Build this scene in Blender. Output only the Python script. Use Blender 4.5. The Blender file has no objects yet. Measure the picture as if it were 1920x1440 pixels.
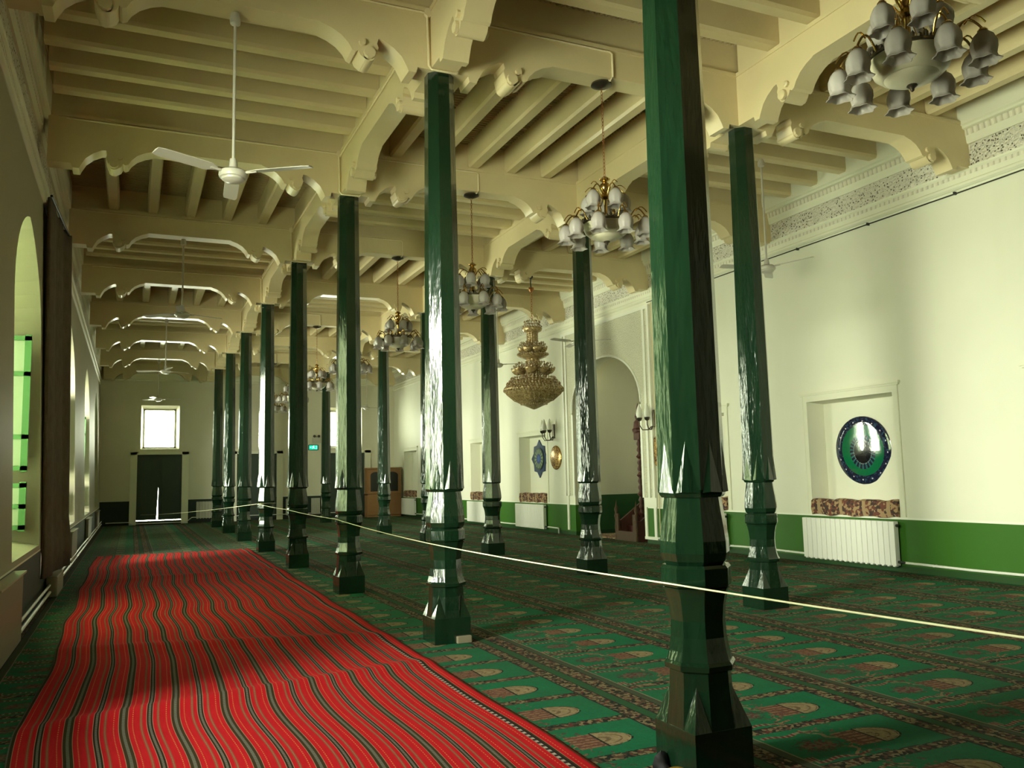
import bpy, bmesh, math, random
from math import pi, sin, cos, radians as R
from mathutils import Vector, Matrix
from mathutils.geometry import tessellate_polygon
random.seed(7)
S = bpy.context.scene
COL = S.collection

# ------------------------------------------------------------------ measurements (metres)
SX, SY = 3.715, 3.877            # bay size across / along the hall
XL, XR = -3.72, 7.45             # inner faces of the side walls
YN, YF = -11.70, 31.20            # near and far walls
ZC = 6.47                        # underside of the roof deck
ZB = 6.05                        # top of the beams
BH = 0.13                        # half thickness of a beam

# ------------------------------------------------------------------ node expressions
class E:
    """a value in a node tree, with arithmetic"""
    def __init__(s, nt, v): s.nt, s.v = nt, v
    def _n(s, op, *a):
        n = s.nt.nodes.new('ShaderNodeMath'); n.operation = op
        for i, x in enumerate(a):
            x = x.v if isinstance(x, E) else x
            if isinstance(x, (int, float)): n.inputs[i].default_value = x
            else: s.nt.links.new(x, n.inputs[i])
        return E(s.nt, n.outputs[0])
    def __add__(s, o): return s._n('ADD', s, o)
    __radd__ = __add__
    def __sub__(s, o): return s._n('SUBTRACT', s, o)
    def __rsub__(s, o): return s._n('SUBTRACT', o, s)
    def __mul__(s, o): return s._n('MULTIPLY', s, o)
    __rmul__ = __mul__
    def __truediv__(s, o): return s._n('DIVIDE', s, o)
    def frac(s): return s._n('FRACT', s)
    def floor(s): return s._n('FLOOR', s)
    def abs(s): return s._n('ABSOLUTE', s)
    def sin(s): return s._n('SINE', s)
    def sqrt(s): return s._n('SQRT', s)
    def lt(s, o): return s._n('LESS_THAN', s, o)
    def gt(s, o): return s._n('GREATER_THAN', s, o)
    def min(s, o): return s._n('MINIMUM', s, o)
    def max(s, o): return s._n('MAXIMUM', s, o)
    def clamp(s): return s.max(0.0).min(1.0)
    def band(s, a, b): return s.gt(a) * s.lt(b)

def sock(nt, x, inp):
    if isinstance(x, E): x = x.v
    if isinstance(x, (int, float)): inp.default_value = x
    elif isinstance(x, tuple): inp.default_value = x if len(x) == 4 else (*x, 1)
    else: nt.links.new(x, inp)

def mixc(nt, a, b, f):
    n = nt.nodes.new('ShaderNodeMix'); n.data_type = 'RGBA'
    sock(nt, f, n.inputs[0]); sock(nt, a, n.inputs[6]); sock(nt, b, n.inputs[7])
    return n.outputs[2]

class Mat:
    def __init__(s, name, color=(.5, .5, .5), rough=.6, metal=0., **kw):
        m = bpy.data.materials.new(name); m.use_nodes = True
        s.m, s.nt = m, m.node_tree
        s.b = s.nt.nodes['Principled BSDF']
        s.set(Base_Color=color, Roughness=rough, Metallic=metal, **kw)
    def set(s, **kw):
        for k, v in kw.items():
            sock(s.nt, v, s.b.inputs[k.replace('_', ' ')])
    def coord(s, kind='Object'):
        if not hasattr(s, '_tc'): s._tc = s.nt.nodes.new('ShaderNodeTexCoord')
        return s._tc.outputs[kind]
    def pos(s):
        g = s.nt.nodes.new('ShaderNodeNewGeometry'); return g.outputs['Position']
    def xyz(s, v):
        n = s.nt.nodes.new('ShaderNodeSeparateXYZ'); s.nt.links.new(v, n.inputs[0])
        return [E(s.nt, o) for o in n.outputs]
    def vec(s, x, y, z=0.0):
        n = s.nt.nodes.new('ShaderNodeCombineXYZ')
        for i, a in enumerate((x, y, z)): sock(s.nt, a, n.inputs[i])
        return n.outputs[0]
    def noise(s, scale, detail=3, vec=None, out=0):
        n = s.nt.nodes.new('ShaderNodeTexNoise'); n.inputs['Scale'].default_value = scale
        n.inputs['Detail'].default_value = detail
        s.nt.links.new(vec if vec is not None else s.coord(), n.inputs['Vector'])
        return E(s.nt, n.outputs[out]) if out == 0 else n.outputs[out]
    def voro(s, scale, vec=None, feature='F1', rnd=1.0):
        n = s.nt.nodes.new('ShaderNodeTexVoronoi'); n.inputs['Scale'].default_value = scale
        n.feature = feature; n.inputs['Randomness'].default_value = rnd
        s.nt.links.new(vec if vec is not None else s.coord(), n.inputs['Vector'])
        return n
    def mix(s, a, b, f): return mixc(s.nt, a, b, f)
    def bump(s, h, strength=.3, dist=.01):
        n = s.nt.nodes.new('ShaderNodeBump'); n.inputs['Strength'].default_value = strength
        n.inputs['Distance'].default_value = dist
        sock(s.nt, h, n.inputs['Height']); s.nt.links.new(n.outputs[0], s.b.inputs['Normal'])

# ------------------------------------------------------------------ materials
M = {}
def simple(name, c, rough=.5, metal=0., bump=None, var=0., **kw):
    t = Mat(name, c, rough, metal, **kw)
    if var:
        f = t.noise(2.5, 4)
        dark = tuple(x * (1 - var) for x in c)
        t.set(Base_Color=t.mix(dark, c, f))
    if bump: t.bump(t.noise(bump[0], 4), bump[1], bump[2])
    M[name] = t.m
    return t

CREAM = (.72, .60, .35)
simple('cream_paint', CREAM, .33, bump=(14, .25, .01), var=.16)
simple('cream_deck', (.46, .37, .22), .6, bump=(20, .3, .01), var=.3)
simple('white_plaster', (.80, .79, .62), .6, bump=(9, .15, .01), var=.10)
simple('white_gloss', (.80, .79, .68), .35)
simple('white_enamel', (.78, .78, .70), .3)
simple('fan_enamel', (.50, .47, .40), .3)
simple('casing_paint', (.27, .25, .18), .45)
simple('grey_enamel', (.48, .47, .38), .45)
simple('pipe_paint', (.72, .62, .40), .35)
simple('brass', (.55, .36, .12), .25, 1.0)
simple('copper_chain', (.38, .16, .06), .35, 1.0)
simple('dark_bronze', (.10, .085, .06), .35, .8)
simple('black_iron', (.02, .02, .02), .4)
simple('dark_metal', (.06, .06, .055), .4, .7)
simple('door_paint', (.035, .055, .04), .45)
simple('green_sash', (.045, .15, .04), .45)
simple('cabinet_wood', (.30, .15, .055), .4, var=.3)
simple('dark_glass', (.02, .02, .02), .08)
t = Mat('crystal_gold', (.5, .35, .15), .22, .35)
vo = t.voro(38); cr_x, cg_x, cb_x = t.xyz(vo.outputs['Color'])
t.set(Base_Color=t.mix((.24, .155, .06), (.56, .42, .20), cr_x)); t.bump(E(t.nt, vo.outputs[0]), .45, .015)
M['crystal_gold'] = t.m
t = Mat('crystal_bead', (.7, .5, .25), .1, .4)
vo = t.voro(30); cr_x, cg_x, cb_x = t.xyz(vo.outputs['Color'])
t.set(Base_Color=t.mix((.25, .12, .04), (.85, .74, .50), cr_x)); M['crystal_bead'] = t.m
simple('flame_glass', (.80, .80, .70), .2)
simple('rope_fibre', (.78, .74, .48), .8)
simple('carved_wood', (.085, .022, .014), .35, bump=(60, .8, .02), var=.5)
simple('gilt_wood', (.10, .05, .018), .35, .3, bump=(90, .9, .02), var=.6)
simple('red_cloth', (.06, .008, .007), .8)
simple('stone', (.22, .19, .12), .8, bump=(30, .4, .01))
simple('black_cloth', (.012, .012, .012), .8)
simple('amber_cloth', (.45, .26, .03), .35, bump=(40, .5, .01), var=.6)

# frosted shade glass: part translucent
t = Mat('shade_glass', (.50, .465, .43), .22)
v = t.noise(90, 2); t.bump(v, .35, .004)
tr = t.nt.nodes.new('ShaderNodeBsdfTranslucent'); tr.inputs[0].default_value = (.60, .55, .48, 1)
mx = t.nt.nodes.new('ShaderNodeMixShader'); mx.inputs[0].default_value = .45
t.nt.links.new(t.b.outputs[0], mx.inputs[1]); t.nt.links.new(tr.outputs[0], mx.inputs[2])
t.nt.links.new(mx.outputs[0], t.nt.nodes['Material Output'].inputs[0]); M['shade_glass'] = t.m
simple('bowl_glass', (.52, .48, .34), .3, bump=(60, .3, .004), var=.15)
# frosted window pane
t = Mat('frosted_pane', (.42, .50, .38), .25)
tr = t.nt.nodes.new('ShaderNodeBsdfTranslucent'); tr.inputs[0].default_value = (.75, .86, .66, 1)
mx = t.nt.nodes.new('ShaderNodeMixShader'); mx.inputs[0].default_value = .25
t.nt.links.new(t.b.outputs[0], mx.inputs[1]); t.nt.links.new(tr.outputs[0], mx.inputs[2])
t.nt.links.new(mx.outputs[0], t.nt.nodes['Material Output'].inputs[0]); M['frosted_pane'] = t.m
t = Mat('dimming_pane', (.75, .80, .66), .3)  # for a pane added to soften one window's light
tr = t.nt.nodes.new('ShaderNodeBsdfTranslucent'); tr.inputs[0].default_value = (.86, .92, .74, 1)
mx = t.nt.nodes.new('ShaderNodeMixShader'); mx.inputs[0].default_value = .62
t.nt.links.new(t.b.outputs[0], mx.inputs[1]); t.nt.links.new(tr.outputs[0], mx.inputs[2])
t.nt.links.new(mx.outputs[0], t.nt.nodes['Material Output'].inputs[0]); M['dimming_pane'] = t.m
# clear window glass
t = Mat('window_glass')
gl = t.nt.nodes.new('ShaderNodeBsdfGlossy'); gl.inputs['Roughness'].default_value = .02
tp = t.nt.nodes.new('ShaderNodeBsdfTransparent')
mx = t.nt.nodes.new('ShaderNodeMixShader'); mx.inputs[0].default_value = .06
t.nt.links.new(tp.outputs[0], mx.inputs[1]); t.nt.links.new(gl.outputs[0], mx.inputs[2])
t.nt.links.new(mx.outputs[0], t.nt.nodes['Material Output'].inputs[0]); M['window_glass'] = t.m

# pillar paint: thick glossy green over hand-adzed wood
t = Mat('pillar_paint', (.012, .05, .02), .14, Coat_Weight=.4, Coat_Roughness=.08)
x, y, z = t.xyz(t.coord())
a = t.noise(1.0, 3, t.vec(x * 9, y * 9, z * 2.2)); b = t.noise(1.0, 2, t.vec(x * 45, y * 45, z * 9))
t.bump(a + b * .25, .35, .03)
wear = t.noise(1.0, 5, t.vec(x * 20, y * 20, z * 5))
t.set(Base_Color=t.mix((.003, .012, .006), (.007, .027, .011), wear))
M['pillar_paint'] = t.m

# wall paint: white above a painted green dado
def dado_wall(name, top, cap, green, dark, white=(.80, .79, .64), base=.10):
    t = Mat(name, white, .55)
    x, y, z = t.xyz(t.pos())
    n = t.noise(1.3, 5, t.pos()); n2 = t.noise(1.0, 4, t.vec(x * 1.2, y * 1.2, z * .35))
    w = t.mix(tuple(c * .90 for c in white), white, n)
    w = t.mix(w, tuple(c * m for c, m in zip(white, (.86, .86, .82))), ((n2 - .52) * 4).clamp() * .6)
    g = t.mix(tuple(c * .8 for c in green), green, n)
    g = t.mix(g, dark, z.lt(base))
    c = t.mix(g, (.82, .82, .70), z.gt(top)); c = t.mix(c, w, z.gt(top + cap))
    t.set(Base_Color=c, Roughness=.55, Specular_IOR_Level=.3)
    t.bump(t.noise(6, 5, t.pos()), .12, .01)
    M[name] = t.m
dado_wall('wall_right_paint', .755, .03, (.036, .135, .010), (.014, .055, .011))
dado_wall('wall_left_shaded_paint', .70, .02, (.025, .04, .022), (.02, .03, .02), white=(.37, .345, .245))  # same white, darkened so the colour holds this wall's shade
dado_wall('wall_far_shaded_paint', .90, .02, (.02, .035, .024), (.015, .02, .015), white=(.72, .69, .54))  # shade of the far end put into both white and green
dado_wall('alcove_shaded_paint', .98, .0, (.015, .06, .018), (.01, .03, .01), white=(.52, .50, .42))  # grey-beige here is the recess's shade put into the paint

# pierced plaster frieze: the dark of its pits is painted into the colour
t = Mat('frieze_plaster', (.78, .74, .62), .7)
x, y, z = t.xyz(t.pos())
vv = t.voro(17, t.pos(), 'DISTANCE_TO_EDGE'); d = E(t.nt, vv.outputs[0])
n = t.noise(30, 3, t.pos())
hole = ((.05 - (d - n * .03)) * 30)
holes = (E(t.nt, t.voro(24, t.pos()).outputs[0]) - .27)
m = ((.04 - holes) * 9).clamp() * n.gt(.40)
t.set(Base_Color=t.mix((.78, .74, .62), (.10, .085, .06), m))
t.bump(d * 2 + n - m, .9, .03)
M['frieze_plaster'] = t.m
# small repeated bead moulding
t = Mat('bead_plaster', (.80, .76, .62), .6)
x, y, z = t.xyz(t.pos())
s = ((x + y) * 75).sin(); t.set(Base_Color=t.mix((.78, .74, .60), (.56, .52, .40), s.gt(.62))); t.bump(s, .5, .02)
M['bead_plaster'] = t.m
# fine carved arabesque of the mihrab surround
t = Mat('arabesque_plaster', (.74, .72, .55), .65)
d = E(t.nt, t.voro(34, t.pos(), 'DISTANCE_TO_EDGE').outputs[0]); n = t.noise(45, 3, t.pos())
t.set(Base_Color=t.mix((.50, .47, .33), (.78, .76, .58), (d * 5 + n * .6).clamp())); t.bump(d * 3 + n, .7, .02)
M['arabesque_plaster'] = t.m

# wall to wall prayer carpet
t = Mat('prayer_carpet', (.02, .12, .06), .95, Specular_IOR_Level=.12)
nt = t.nt
P = t.pos(); x, y, z = t.xyz(P)
wob = (t.noise(2.0, 2, P) - .5) * .02
PX, PY = 1.365, .622
u = ((x - .29 + wob) / PX).frac() * PX
row = ((x - .29) / PX).floor()
v = ((y + .33 + row * .02 + wob) / PY).frac() * PY
vc = (v - PY / 2 - .03).abs()
fine = t.noise(48, 2, P); mid = t.noise(22, 3, P)
vo = t.voro(46, P); cells = vo.outputs['Color']; cd = E(nt, vo.outputs[0])
cr, cg, cb = t.xyz(cells)
tan_, brown, dark, red, olive, pink = (.22, .165, .085), (.09, .05, .03), (.010, .014, .010), (.12, .022, .018), (.05, .066, .034), (.16, .08, .055)
green1 = (.005, .160, .064)
flor = t.mix(tan_, brown, cr.gt(.55)); flor = t.mix(flor, dark, cg.gt(.66)); flor = t.mix(flor, red, cb.gt(.88))
field = t.mix((.004, .115, .048), green1, t.noise(5, 4, P))
# floral clutter in the field
clut = mid.gt(.60) * u.band(.52, .80)
c = t.mix(field, t.mix(olive, pink, cr.gt(.6)), clut)
# medallion
mx_ = ((u - .47) * (u - .47) * 60 + vc * vc * 130 + (fine - .5) * 1.3)
c = t.mix(c, t.mix(pink, (.10, .03, .03), cg.gt(.5)), mx_.lt(.75) * fine.gt(.42))
c = t.mix(c, t.mix((.02, .06, .035), olive, fine), mx_.band(.75, 1.35) * cr.gt(.4))
# niche outline: wavy arch between medallion and mosque
arch = (u - .60 - (.09 - vc * .62) - (vc * 55).sin() * .018).abs()
c = t.mix(c, t.mix(tan_, olive, cg.gt(.7)), arch.lt(.014) * vc.lt(.25))
arch2 = (vc - .205 - (u * 26).sin() * .014).abs()
c = t.mix(c, t.mix(tan_, red, fine.gt(.5)), arch2.lt(.011) * u.band(.50, .66))
# red dashed lines along the niche sides
dash = arch2.lt(.016) * u.band(.26, .5)
c = t.mix(c, t.mix((.15, .02, .018), (.26, .20, .13), (u * 170).sin().gt(.35)), dash)
# building with dome
bd = vc.lt(.115) * u.band(.66, .835)
bcol = t.mix((.24, .13, .07), (.13, .05, .035), (((v * 150).sin().gt(.1)) + fine.gt(.55)).clamp())
c = t.mix(c, bcol, bd)
dome = (((u - .835) / .20) * ((u - .835) / .20) + (vc / .125) * (vc / .125))
c = t.mix(c, t.mix(t.mix((.34, .26, .135), (.22, .16, .08), fine), (.15, .10, .05), ((dome * 16).sin().gt(.75)) * fine.gt(.42)), dome.lt(1.0) * u.gt(.835))
c = t.mix(c, dark, ((dome - 1.06).abs().lt(.07)) * u.gt(.835) * cr.gt(.3))
c = t.mix(c, dark, (u - .835).abs().lt(.007) * vc.lt(.125))
# separators across the strip
sepv = (v - .045).abs()
c = t.mix(c, flor, sepv.lt(.04) * u.gt(.2))
c = t.mix(c, dark, ((sepv - .044).abs().lt(.005)) * u.gt(.3) * fine.gt(.45))
# red and cream ticks at the foot of each niche
tick = t.mix((.15, .025, .022), (.26, .20, .13), (u * 260).sin().gt(.1))
c = t.mix(c, tick, u.band(.235, .30) * sepv.gt(.10) * sepv.lt(.16))
c = t.mix(c, olive, u.band(.165, .235)); c = t.mix(c, (.24, .2, .12), u.band(.228, .238))
# long borders and the plain green band
c = t.mix(c, flor, u.lt(.165)); c = t.mix(c, flor, u.gt(PX - .15))
c = t.mix(c, dark, (u - (PX - .15)).abs().lt(.006)); c = t.mix(c, dark, (u - .165).abs().lt(.005))
ub = u.min(PX - u)
c = t.mix(c, dark, ub.lt(.045)); c = t.mix(c, (.016, .085, .03), ub.lt(.036))
# wear of the pile
worn = t.noise(.55, 4, P)
c = t.mix(c, (.05, .045, .028), ((worn - .42) * 3).clamp() * .4)
c = t.mix(c, (.018, .024, .014), fine * .45)
t.set(Base_Color=c); t.bump(t.noise(260, 2, P), .5, .006)
M['prayer_carpet'] = t.m

# striped red floor cloth: pattern runs along V, across U (metres)
t = Mat('striped_cloth', (.5, .03, .03), .95, Specular_IOR_Level=.04)
uvn = t.nt.nodes.new('ShaderNodeUVMap'); uvn.uv_map = 'weave'
x, y, _ = t.xyz(uvn.outputs[0])
PT = .305
f = (x / PT).frac() * PT                     # 0 = middle of a thick band
fc = f.min(PT - f); fh = (f - PT / 2)
fa = fh.abs()
nw = t.noise(1.0, 2, t.vec(x * 90, y * 6)); we = t.noise(420, 1, uvn.outputs[0])
dott = ((y * 330).sin()).gt(-.1)
rd = t.mix((.34, .008, .012), (.47, .014, .018), nw)
c = t.mix(rd, t.mix((.34, .02, .025), (.19, .07, .03), dott), (fa - .050).abs().lt(.009))
c = t.mix(c, t.mix((.22, .05, .03), (.24, .15, .075), dott), (fa - .050).abs().lt(.0035))
c = t.mix(c, t.mix((.45, .15, .05), (.42, .012, .016), ((y * 190).sin()).gt(.2)), (fa - .098).abs().lt(.0028))
c = t.mix(c, (.025, .018, .010), fa.lt(.0165)); c = t.mix(c, t.mix((.20, .185, .15), (.045, .04, .03), dott), fa.lt(.0065))
c = t.mix(c, (.34, .18, .12), (fa - .018).abs().lt(.0018))
c = t.mix(c, (.040, .030, .014), fc.lt(.025)); c = t.mix(c, t.mix((.17, .165, .13), (.06, .058, .04), dott), fc.lt(.0085))
c = t.mix(c, (.34, .16, .10), (fc - .0265).abs().lt(.0018))
ed = x.gt(2.72)
zig = ((y * 105).sin()).gt(0)
c = t.mix(c, t.mix((.36, .31, .25), (.03, .02, .02), zig), x.band(2.722, 2.742))
c = t.mix(c, (.02, .015, .012), (x - 2.75).abs().lt(.007))
t.set(Base_Color=c); t.bump(we + nw, .35, .004)
M['striped_cloth'] = t.m

# patterned sill rug
t = Mat('sill_rug', (.3, .18, .1), .95)
x, y, z = t.xyz(t.coord())
vo = t.voro(26); cr, cg, cb = t.xyz(vo.outputs['Color'])
blk = ((y / .46 + .5).frac() - .5).abs()
c = t.mix((.16, .05, .03), (.05, .03, .025), cr.gt(.55)); c = t.mix(c, (.42, .28, .14), cg.gt(.66))
c = t.mix(c, (.42, .29, .15), blk.gt(.43)); n = t.noise(120, 2)
t.set(Base_Color=t.mix(c, (.08, .05, .04), n * .4)); t.bump(n, .4, .005); M['sill_rug'] = t.m
# heavy quilted door curtain
t = Mat('door_quilt', (.06, .045, .03), .95)
x, y, z = t.xyz(t.coord()); n = t.noise(7, 5); n2 = t.noise(40, 3)
c = t.mix((.05, .036, .026), (.16, .12, .085), n); c = t.mix(c, (.12, .03, .02), n2.gt(.66))
t.set(Base_Color=c); t.bump(n2, .6, .01); M['door_quilt'] = t.m

# round peacock plate
t = Mat('plate_glaze', (.0, .2, .1), .06, Coat_Weight=1.0)
x, y, z = t.xyz(t.coord())
r = ((y / .50) * (y / .50) + (z / .50) * (z / .50)).sqrt()
an = t.nt.nodes.new('ShaderNodeMath'); an.operation = 'ARCTAN2'; sock(t.nt, z, an.inputs[0]); sock(t.nt, y, an.inputs[1]); an = E(t.nt, an.outputs[0])
n = t.noise(30, 3)
navy, green, black = (.012, .015, .038), (.004, .16, .05), (.006, .006, .008)
c = t.mix(navy, (.03, .06, .10), n.gt(.58))
c = t.mix(c, t.mix(green, (.005, .10, .05), n), r.lt(.76))
sp = (an * 16).sin().gt(.93) * (r - .88).abs().lt(.018)
c = t.mix(c, (.65, .55, .6), sp)
r2 = ((y / .23) * (y / .23) + ((z + .02) / .26) * ((z + .02) / .26)).sqrt()
c = t.mix(c, t.mix(navy, (.03, .12, .12), (an * 24).sin().gt(.3)), r2.lt(1.0))
c = t.mix(c, (.30, .30, .28), (r2 - .70).abs().lt(.022) * (an * 40).sin().gt(0.)); c = t.mix(c, black, r2.lt(.66))
t.set(Base_Color=c); t.bump(n, .03, .01); M['plate_glaze'] = t.m
# star plaque
t = Mat('star_glaze', (.03, .05, .12), .3)
x, y, z = t.xyz(t.coord())
r = ((y / .33) * (y / .33) + (z / .33) * (z / .33)).sqrt()
an = t.nt.nodes.new('ShaderNodeMath'); an.operation = 'ARCTAN2'; sock(t.nt, z, an.inputs[0]); sock(t.nt, y, an.inputs[1]); an = E(t.nt, an.outputs[0])
n = t.noise(40, 3)
c = t.mix((.020, .032, .085), (.03, .06, .12), n)
c = t.mix(c, (.03, .05, .04), r.lt(.95)); c = t.mix(c, t.mix((.20, .26, .16), (.04, .08, .05), ((an * 14).sin() + n).gt(.5)), r.lt(.80))
c = t.mix(c, (.02, .04, .18), r.lt(.42)); c = t.mix(c, (.03, .10, .30), r.lt(.22))
t.set(Base_Color=c); M['star_glaze'] = t.m
# gilt calligraphic medallion: raised strokes on a dark red ground
t = Mat('gilt_relief', (.5, .3, .1), .3, .5)
n = t.noise(11, 2); wv = (t.noise(16, 3) * 26).sin()
s = wv.gt(-.25)
t.set(Base_Color=t.mix((.16, .06, .03), (.70, .45, .16), s)); t.bump(s, .9, .01); M['gilt_relief'] = t.m

# exit sign, self lit
t = Mat('sign_green', (.0, .3, .2), .5, Emission_Color=(.0, .85, .5), Emission_Strength=.9); M['sign_green'] = t.m
t = Mat('sign_white', (.6, .9, .8), .5, Emission_Color=(.45, 1, .8), Emission_Strength=1.6); M['sign_white'] = t.m

# ------------------------------------------------------------------ mesh building
class MB:
    def __init__(s): s.bm = bmesh.new()
    def faces(s, co, fs):
        vs = [s.bm.verts.new(c) for c in co]
        for f in fs:
            try: s.bm.faces.new([vs[i] for i in f])
            except ValueError: pass
        return s
    def box(s, x0, x1, y0, y1, z0, z1):
        return s.faces([(x0, y0, z0), (x1, y0, z0), (x1, y1, z0), (x0, y1, z0), (x0, y0, z1), (x1, y0, z1), (x1, y1, z1), (x0, y1, z1)],
                       [(0, 3, 2, 1), (4, 5, 6, 7), (0, 1, 5, 4), (1, 2, 6, 5), (2, 3, 7, 6), (3, 0, 4, 7)])
    def bbox(s, x0, x1, y0, y1, z0, z1, b=.01):
        t = bmesh.new(); m = MB(); m.bm = t; m.box(x0, x1, y0, y1, z0, z1)
        bmesh.ops.bevel(t, geom=t.edges[:], offset=b, segments=2, profile=.6, affect='EDGES')
        return s.join(t)
    def join(s, t):
        me = bpy.data.meshes.new('tmp'); t.to_mesh(me); t.free(); s.bm.from_mesh(me); bpy.data.meshes.remove(me); return s
    def prism(s, pts, axis, a, b):
        """closed 2D outline extruded between a and b along an axis; pts in the other two axes order"""
        def P(p, w):
            return {'x': (w, p[0], p[1]), 'y': (p[0], w, p[1]), 'z': (p[0], p[1], w)}[axis]
        n = len(pts); co = [P(p, a) for p in pts] + [P(p, b) for p in pts]
        fs = [(i, (i + 1) % n, n + (i + 1) % n, n + i) for i in range(n)]
        tri = tessellate_polygon([[Vector((p[0], p[1], 0)) for p in pts]])
        fs += [tuple(f) for f in tri] + [tuple(i + n for i in reversed(f)) for f in tri]
        return s.faces(co, fs)
    def lathe(s, prof, n=20, c=(0, 0, 0), flute=None, axis='z', a0=0.):
        rings = []
        for r, z in prof:
            ring = []
            for i in range(n):
                a = 2 * pi * i / n + a0
                rr = r * (1 + flute(a, z)) if flute else r
                p = (c[0] + rr * cos(a), c[1] + rr * sin(a), c[2] + z)
                if axis == 'x': p = (c[0] + z, c[1] + rr * cos(a), c[2] + rr * sin(a))
                if axis == 'y': p = (c[0] + rr * cos(a), c[1] + z, c[2] + rr * sin(a))
                ring.append(s.bm.verts.new(p))
            rings.append(ring)
        for k in range(len(rings) - 1):
            for i in range(n):
                s.bm.faces.new((rings[k][i], rings[k][(i + 1) % n], rings[k + 1][(i + 1) % n], rings[k + 1][i]))
        for ring, rev in ((rings[0], True), (rings[-1], False)):
            if prof[0 if rev else -1][0] > 1e-4:
                s.bm.faces.new(ring[::-1] if rev else ring)
        return s
    def tube(s, pts, r, n=8, caps=True):
        pts = [Vector(p) for p in pts]; rings = []
        for i, p in enumerate(pts):
            d = (pts[min(i + 1, len(pts) - 1)] - pts[max(i - 1, 0)]).normalized()
            up = Vector((0, 0, 1)) if abs(d.z) < .9 else Vector((1, 0, 0))
            a = d.cross(up).normalized(); b = a.cross(d)
            rr = r[i] if isinstance(r, (list, tuple)) else r
            rings.append([s.bm.verts.new(p + (a * cos(2 * pi * k / n) + b * sin(2 * pi * k / n)) * rr) for k in range(n)])
        for k in range(len(rings) - 1):
            for i in range(n):
                s.bm.faces.new((rings[k][i], rings[k][(i + 1) % n], rings[k + 1][(i + 1) % n], rings[k + 1][i]))
        if caps: s.bm.faces.new(rings[0][::-1]); s.bm.faces.new(rings[-1])
        return s
    def loft(s, secs):
        """list of closed sections with the same count, capped"""
        rings = [[s.bm.verts.new(p) for p in sec] for sec in secs]; n = len(rings[0])
        for k in range(len(rings) - 1):
            for i in range(n):
                s.bm.faces.new((rings[k][i], rings[k][(i + 1) % n], rings[k + 1][(i + 1) % n], rings[k + 1][i]))
        s.bm.faces.new(rings[0][::-1]); s.bm.faces.new(rings[-1]); return s
    def build(s, name, mat, parent=None, loc=None, smooth=None, recalc=True, weld=False):
        if weld: bmesh.ops.remove_doubles(s.bm, verts=s.bm.verts, dist=1e-5)
        if recalc: bmesh.ops.recalc_face_normals(s.bm, faces=s.bm.faces[:])
        me = bpy.data.meshes.new(name); s.bm.to_mesh(me); s.bm.free()
        for m in (mat if isinstance(mat, (list, tuple)) else [mat]): me.materials.append(M[m] if isinstance(m, str) else m)
        if smooth is not None:
            for p in me.polygons: p.use_smooth = True
            try: me.set_sharp_from_angle(angle=R(smooth))
            except Exception: pass
        o = bpy.data.objects.new(name, me); COL.objects.link(o)
        if parent: o.parent = parent
        if loc: o.location = loc
        return o

def thing(name, label, cat, loc=(0, 0, 0), rz=0., group=None):
    o = bpy.data.objects.new(name, None); o.empty_display_size = .2; COL.objects.link(o)
    o.location = loc; o.rotation_euler = (0, 0, rz)
    return tag(o, label, cat, group)
def tag(o, label, cat, group=None, kind='thing'):
    o['label'] = label; o['category'] = cat; o['kind'] = kind
    if group: o['group'] = group
    return o
def struct(o): o['kind'] = 'structure'; return o
def copy_tree(o, loc=None, rz=None, label=None, parent=None):
    c = o.copy(); COL.objects.link(c)
    if parent: c.parent = parent
    if loc is not None: c.location = loc
    if rz is not None: c.rotation_euler = (0, 0, rz)
    if label: c['label'] = label
    for ch in list(o.children): copy_tree(ch, parent=c)
    return c

# ------------------------------------------------------------------ shell
def pierced(name, mat, plane, w, outer, holes, depth_side, smooth=None):
    """flat wall in a plane ('x' or 'y' = w) with holes; each hole = (inner outline, outer outline, depth) and gets its reveal"""
    m = MB()
    loops = [outer] + [h[0] for h in holes]
    flat = [p for l in loops for p in l]
    P = (lambda p, d=0.: (w + d, p[0], p[1])) if plane == 'x' else (lambda p, d=0.: (p[0], w + d, p[1]))
    tri = tessellate_polygon([[Vector((p[0], p[1], 0)) for p in l] for l in loops])
    m.faces([P(p) for p in flat], [tuple(t) for t in tri])
    for inn, out, d, back in holes:
        n = len(inn); co = [P(p) for p in inn] + [P(p, d) for p in out]
        fs = [(i, (i + 1) % n, n + (i + 1) % n, n + i) for i in range(n)]
        if back: fs += [tuple(n + i for i in t) for t in tessellate_polygon([[Vector((p[0], p[1], 0)) for p in out]])]
        m.faces(co, fs)
    return struct(m.build(name, mat, weld=True, recalc=False))

def rect(a0, a1, b0, b1): return [(a0, b0), (a1, b0), (a1, b1), (a0, b1)]
def pointed(a0, a1, b0, spring, apex, n=9, k=.62):
    """pointed arch opening outline"""
    c = (a0 + a1) / 2; h = (a1 - a0) / 2; pts = [(a0, b0), (a1, b0)]
    r_ = 1.5; am_ = math.acos((r_ - 1) / r_)          # two-centred arch
    arc = [(1 - r_ + r_ * cos(am_ * i / n), sin(am_ * i / n) / sin(am_)) for i in range(n + 1)]
    for x_, z_ in arc: pts.append((c + h * x_, spring + (apex - spring) * z_))
    for x_, z_ in arc[-2::-1]: pts.append((c - h * x_, spring + (apex - spring) * z_))
    return pts
def roundish(a0, a1, b0, spring, apex, n=12, pw=.5):
    c = (a0 + a1) / 2; h = (a1 - a0) / 2; pts = [(a0, b0), (a1, b0)]
    for i in range(2 * n + 1):
        a = pi * i / (2 * n); pts.append((c + h * cos(a), spring + (apex - spring) * (sin(a) ** 1.0)))
    return pts

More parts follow.
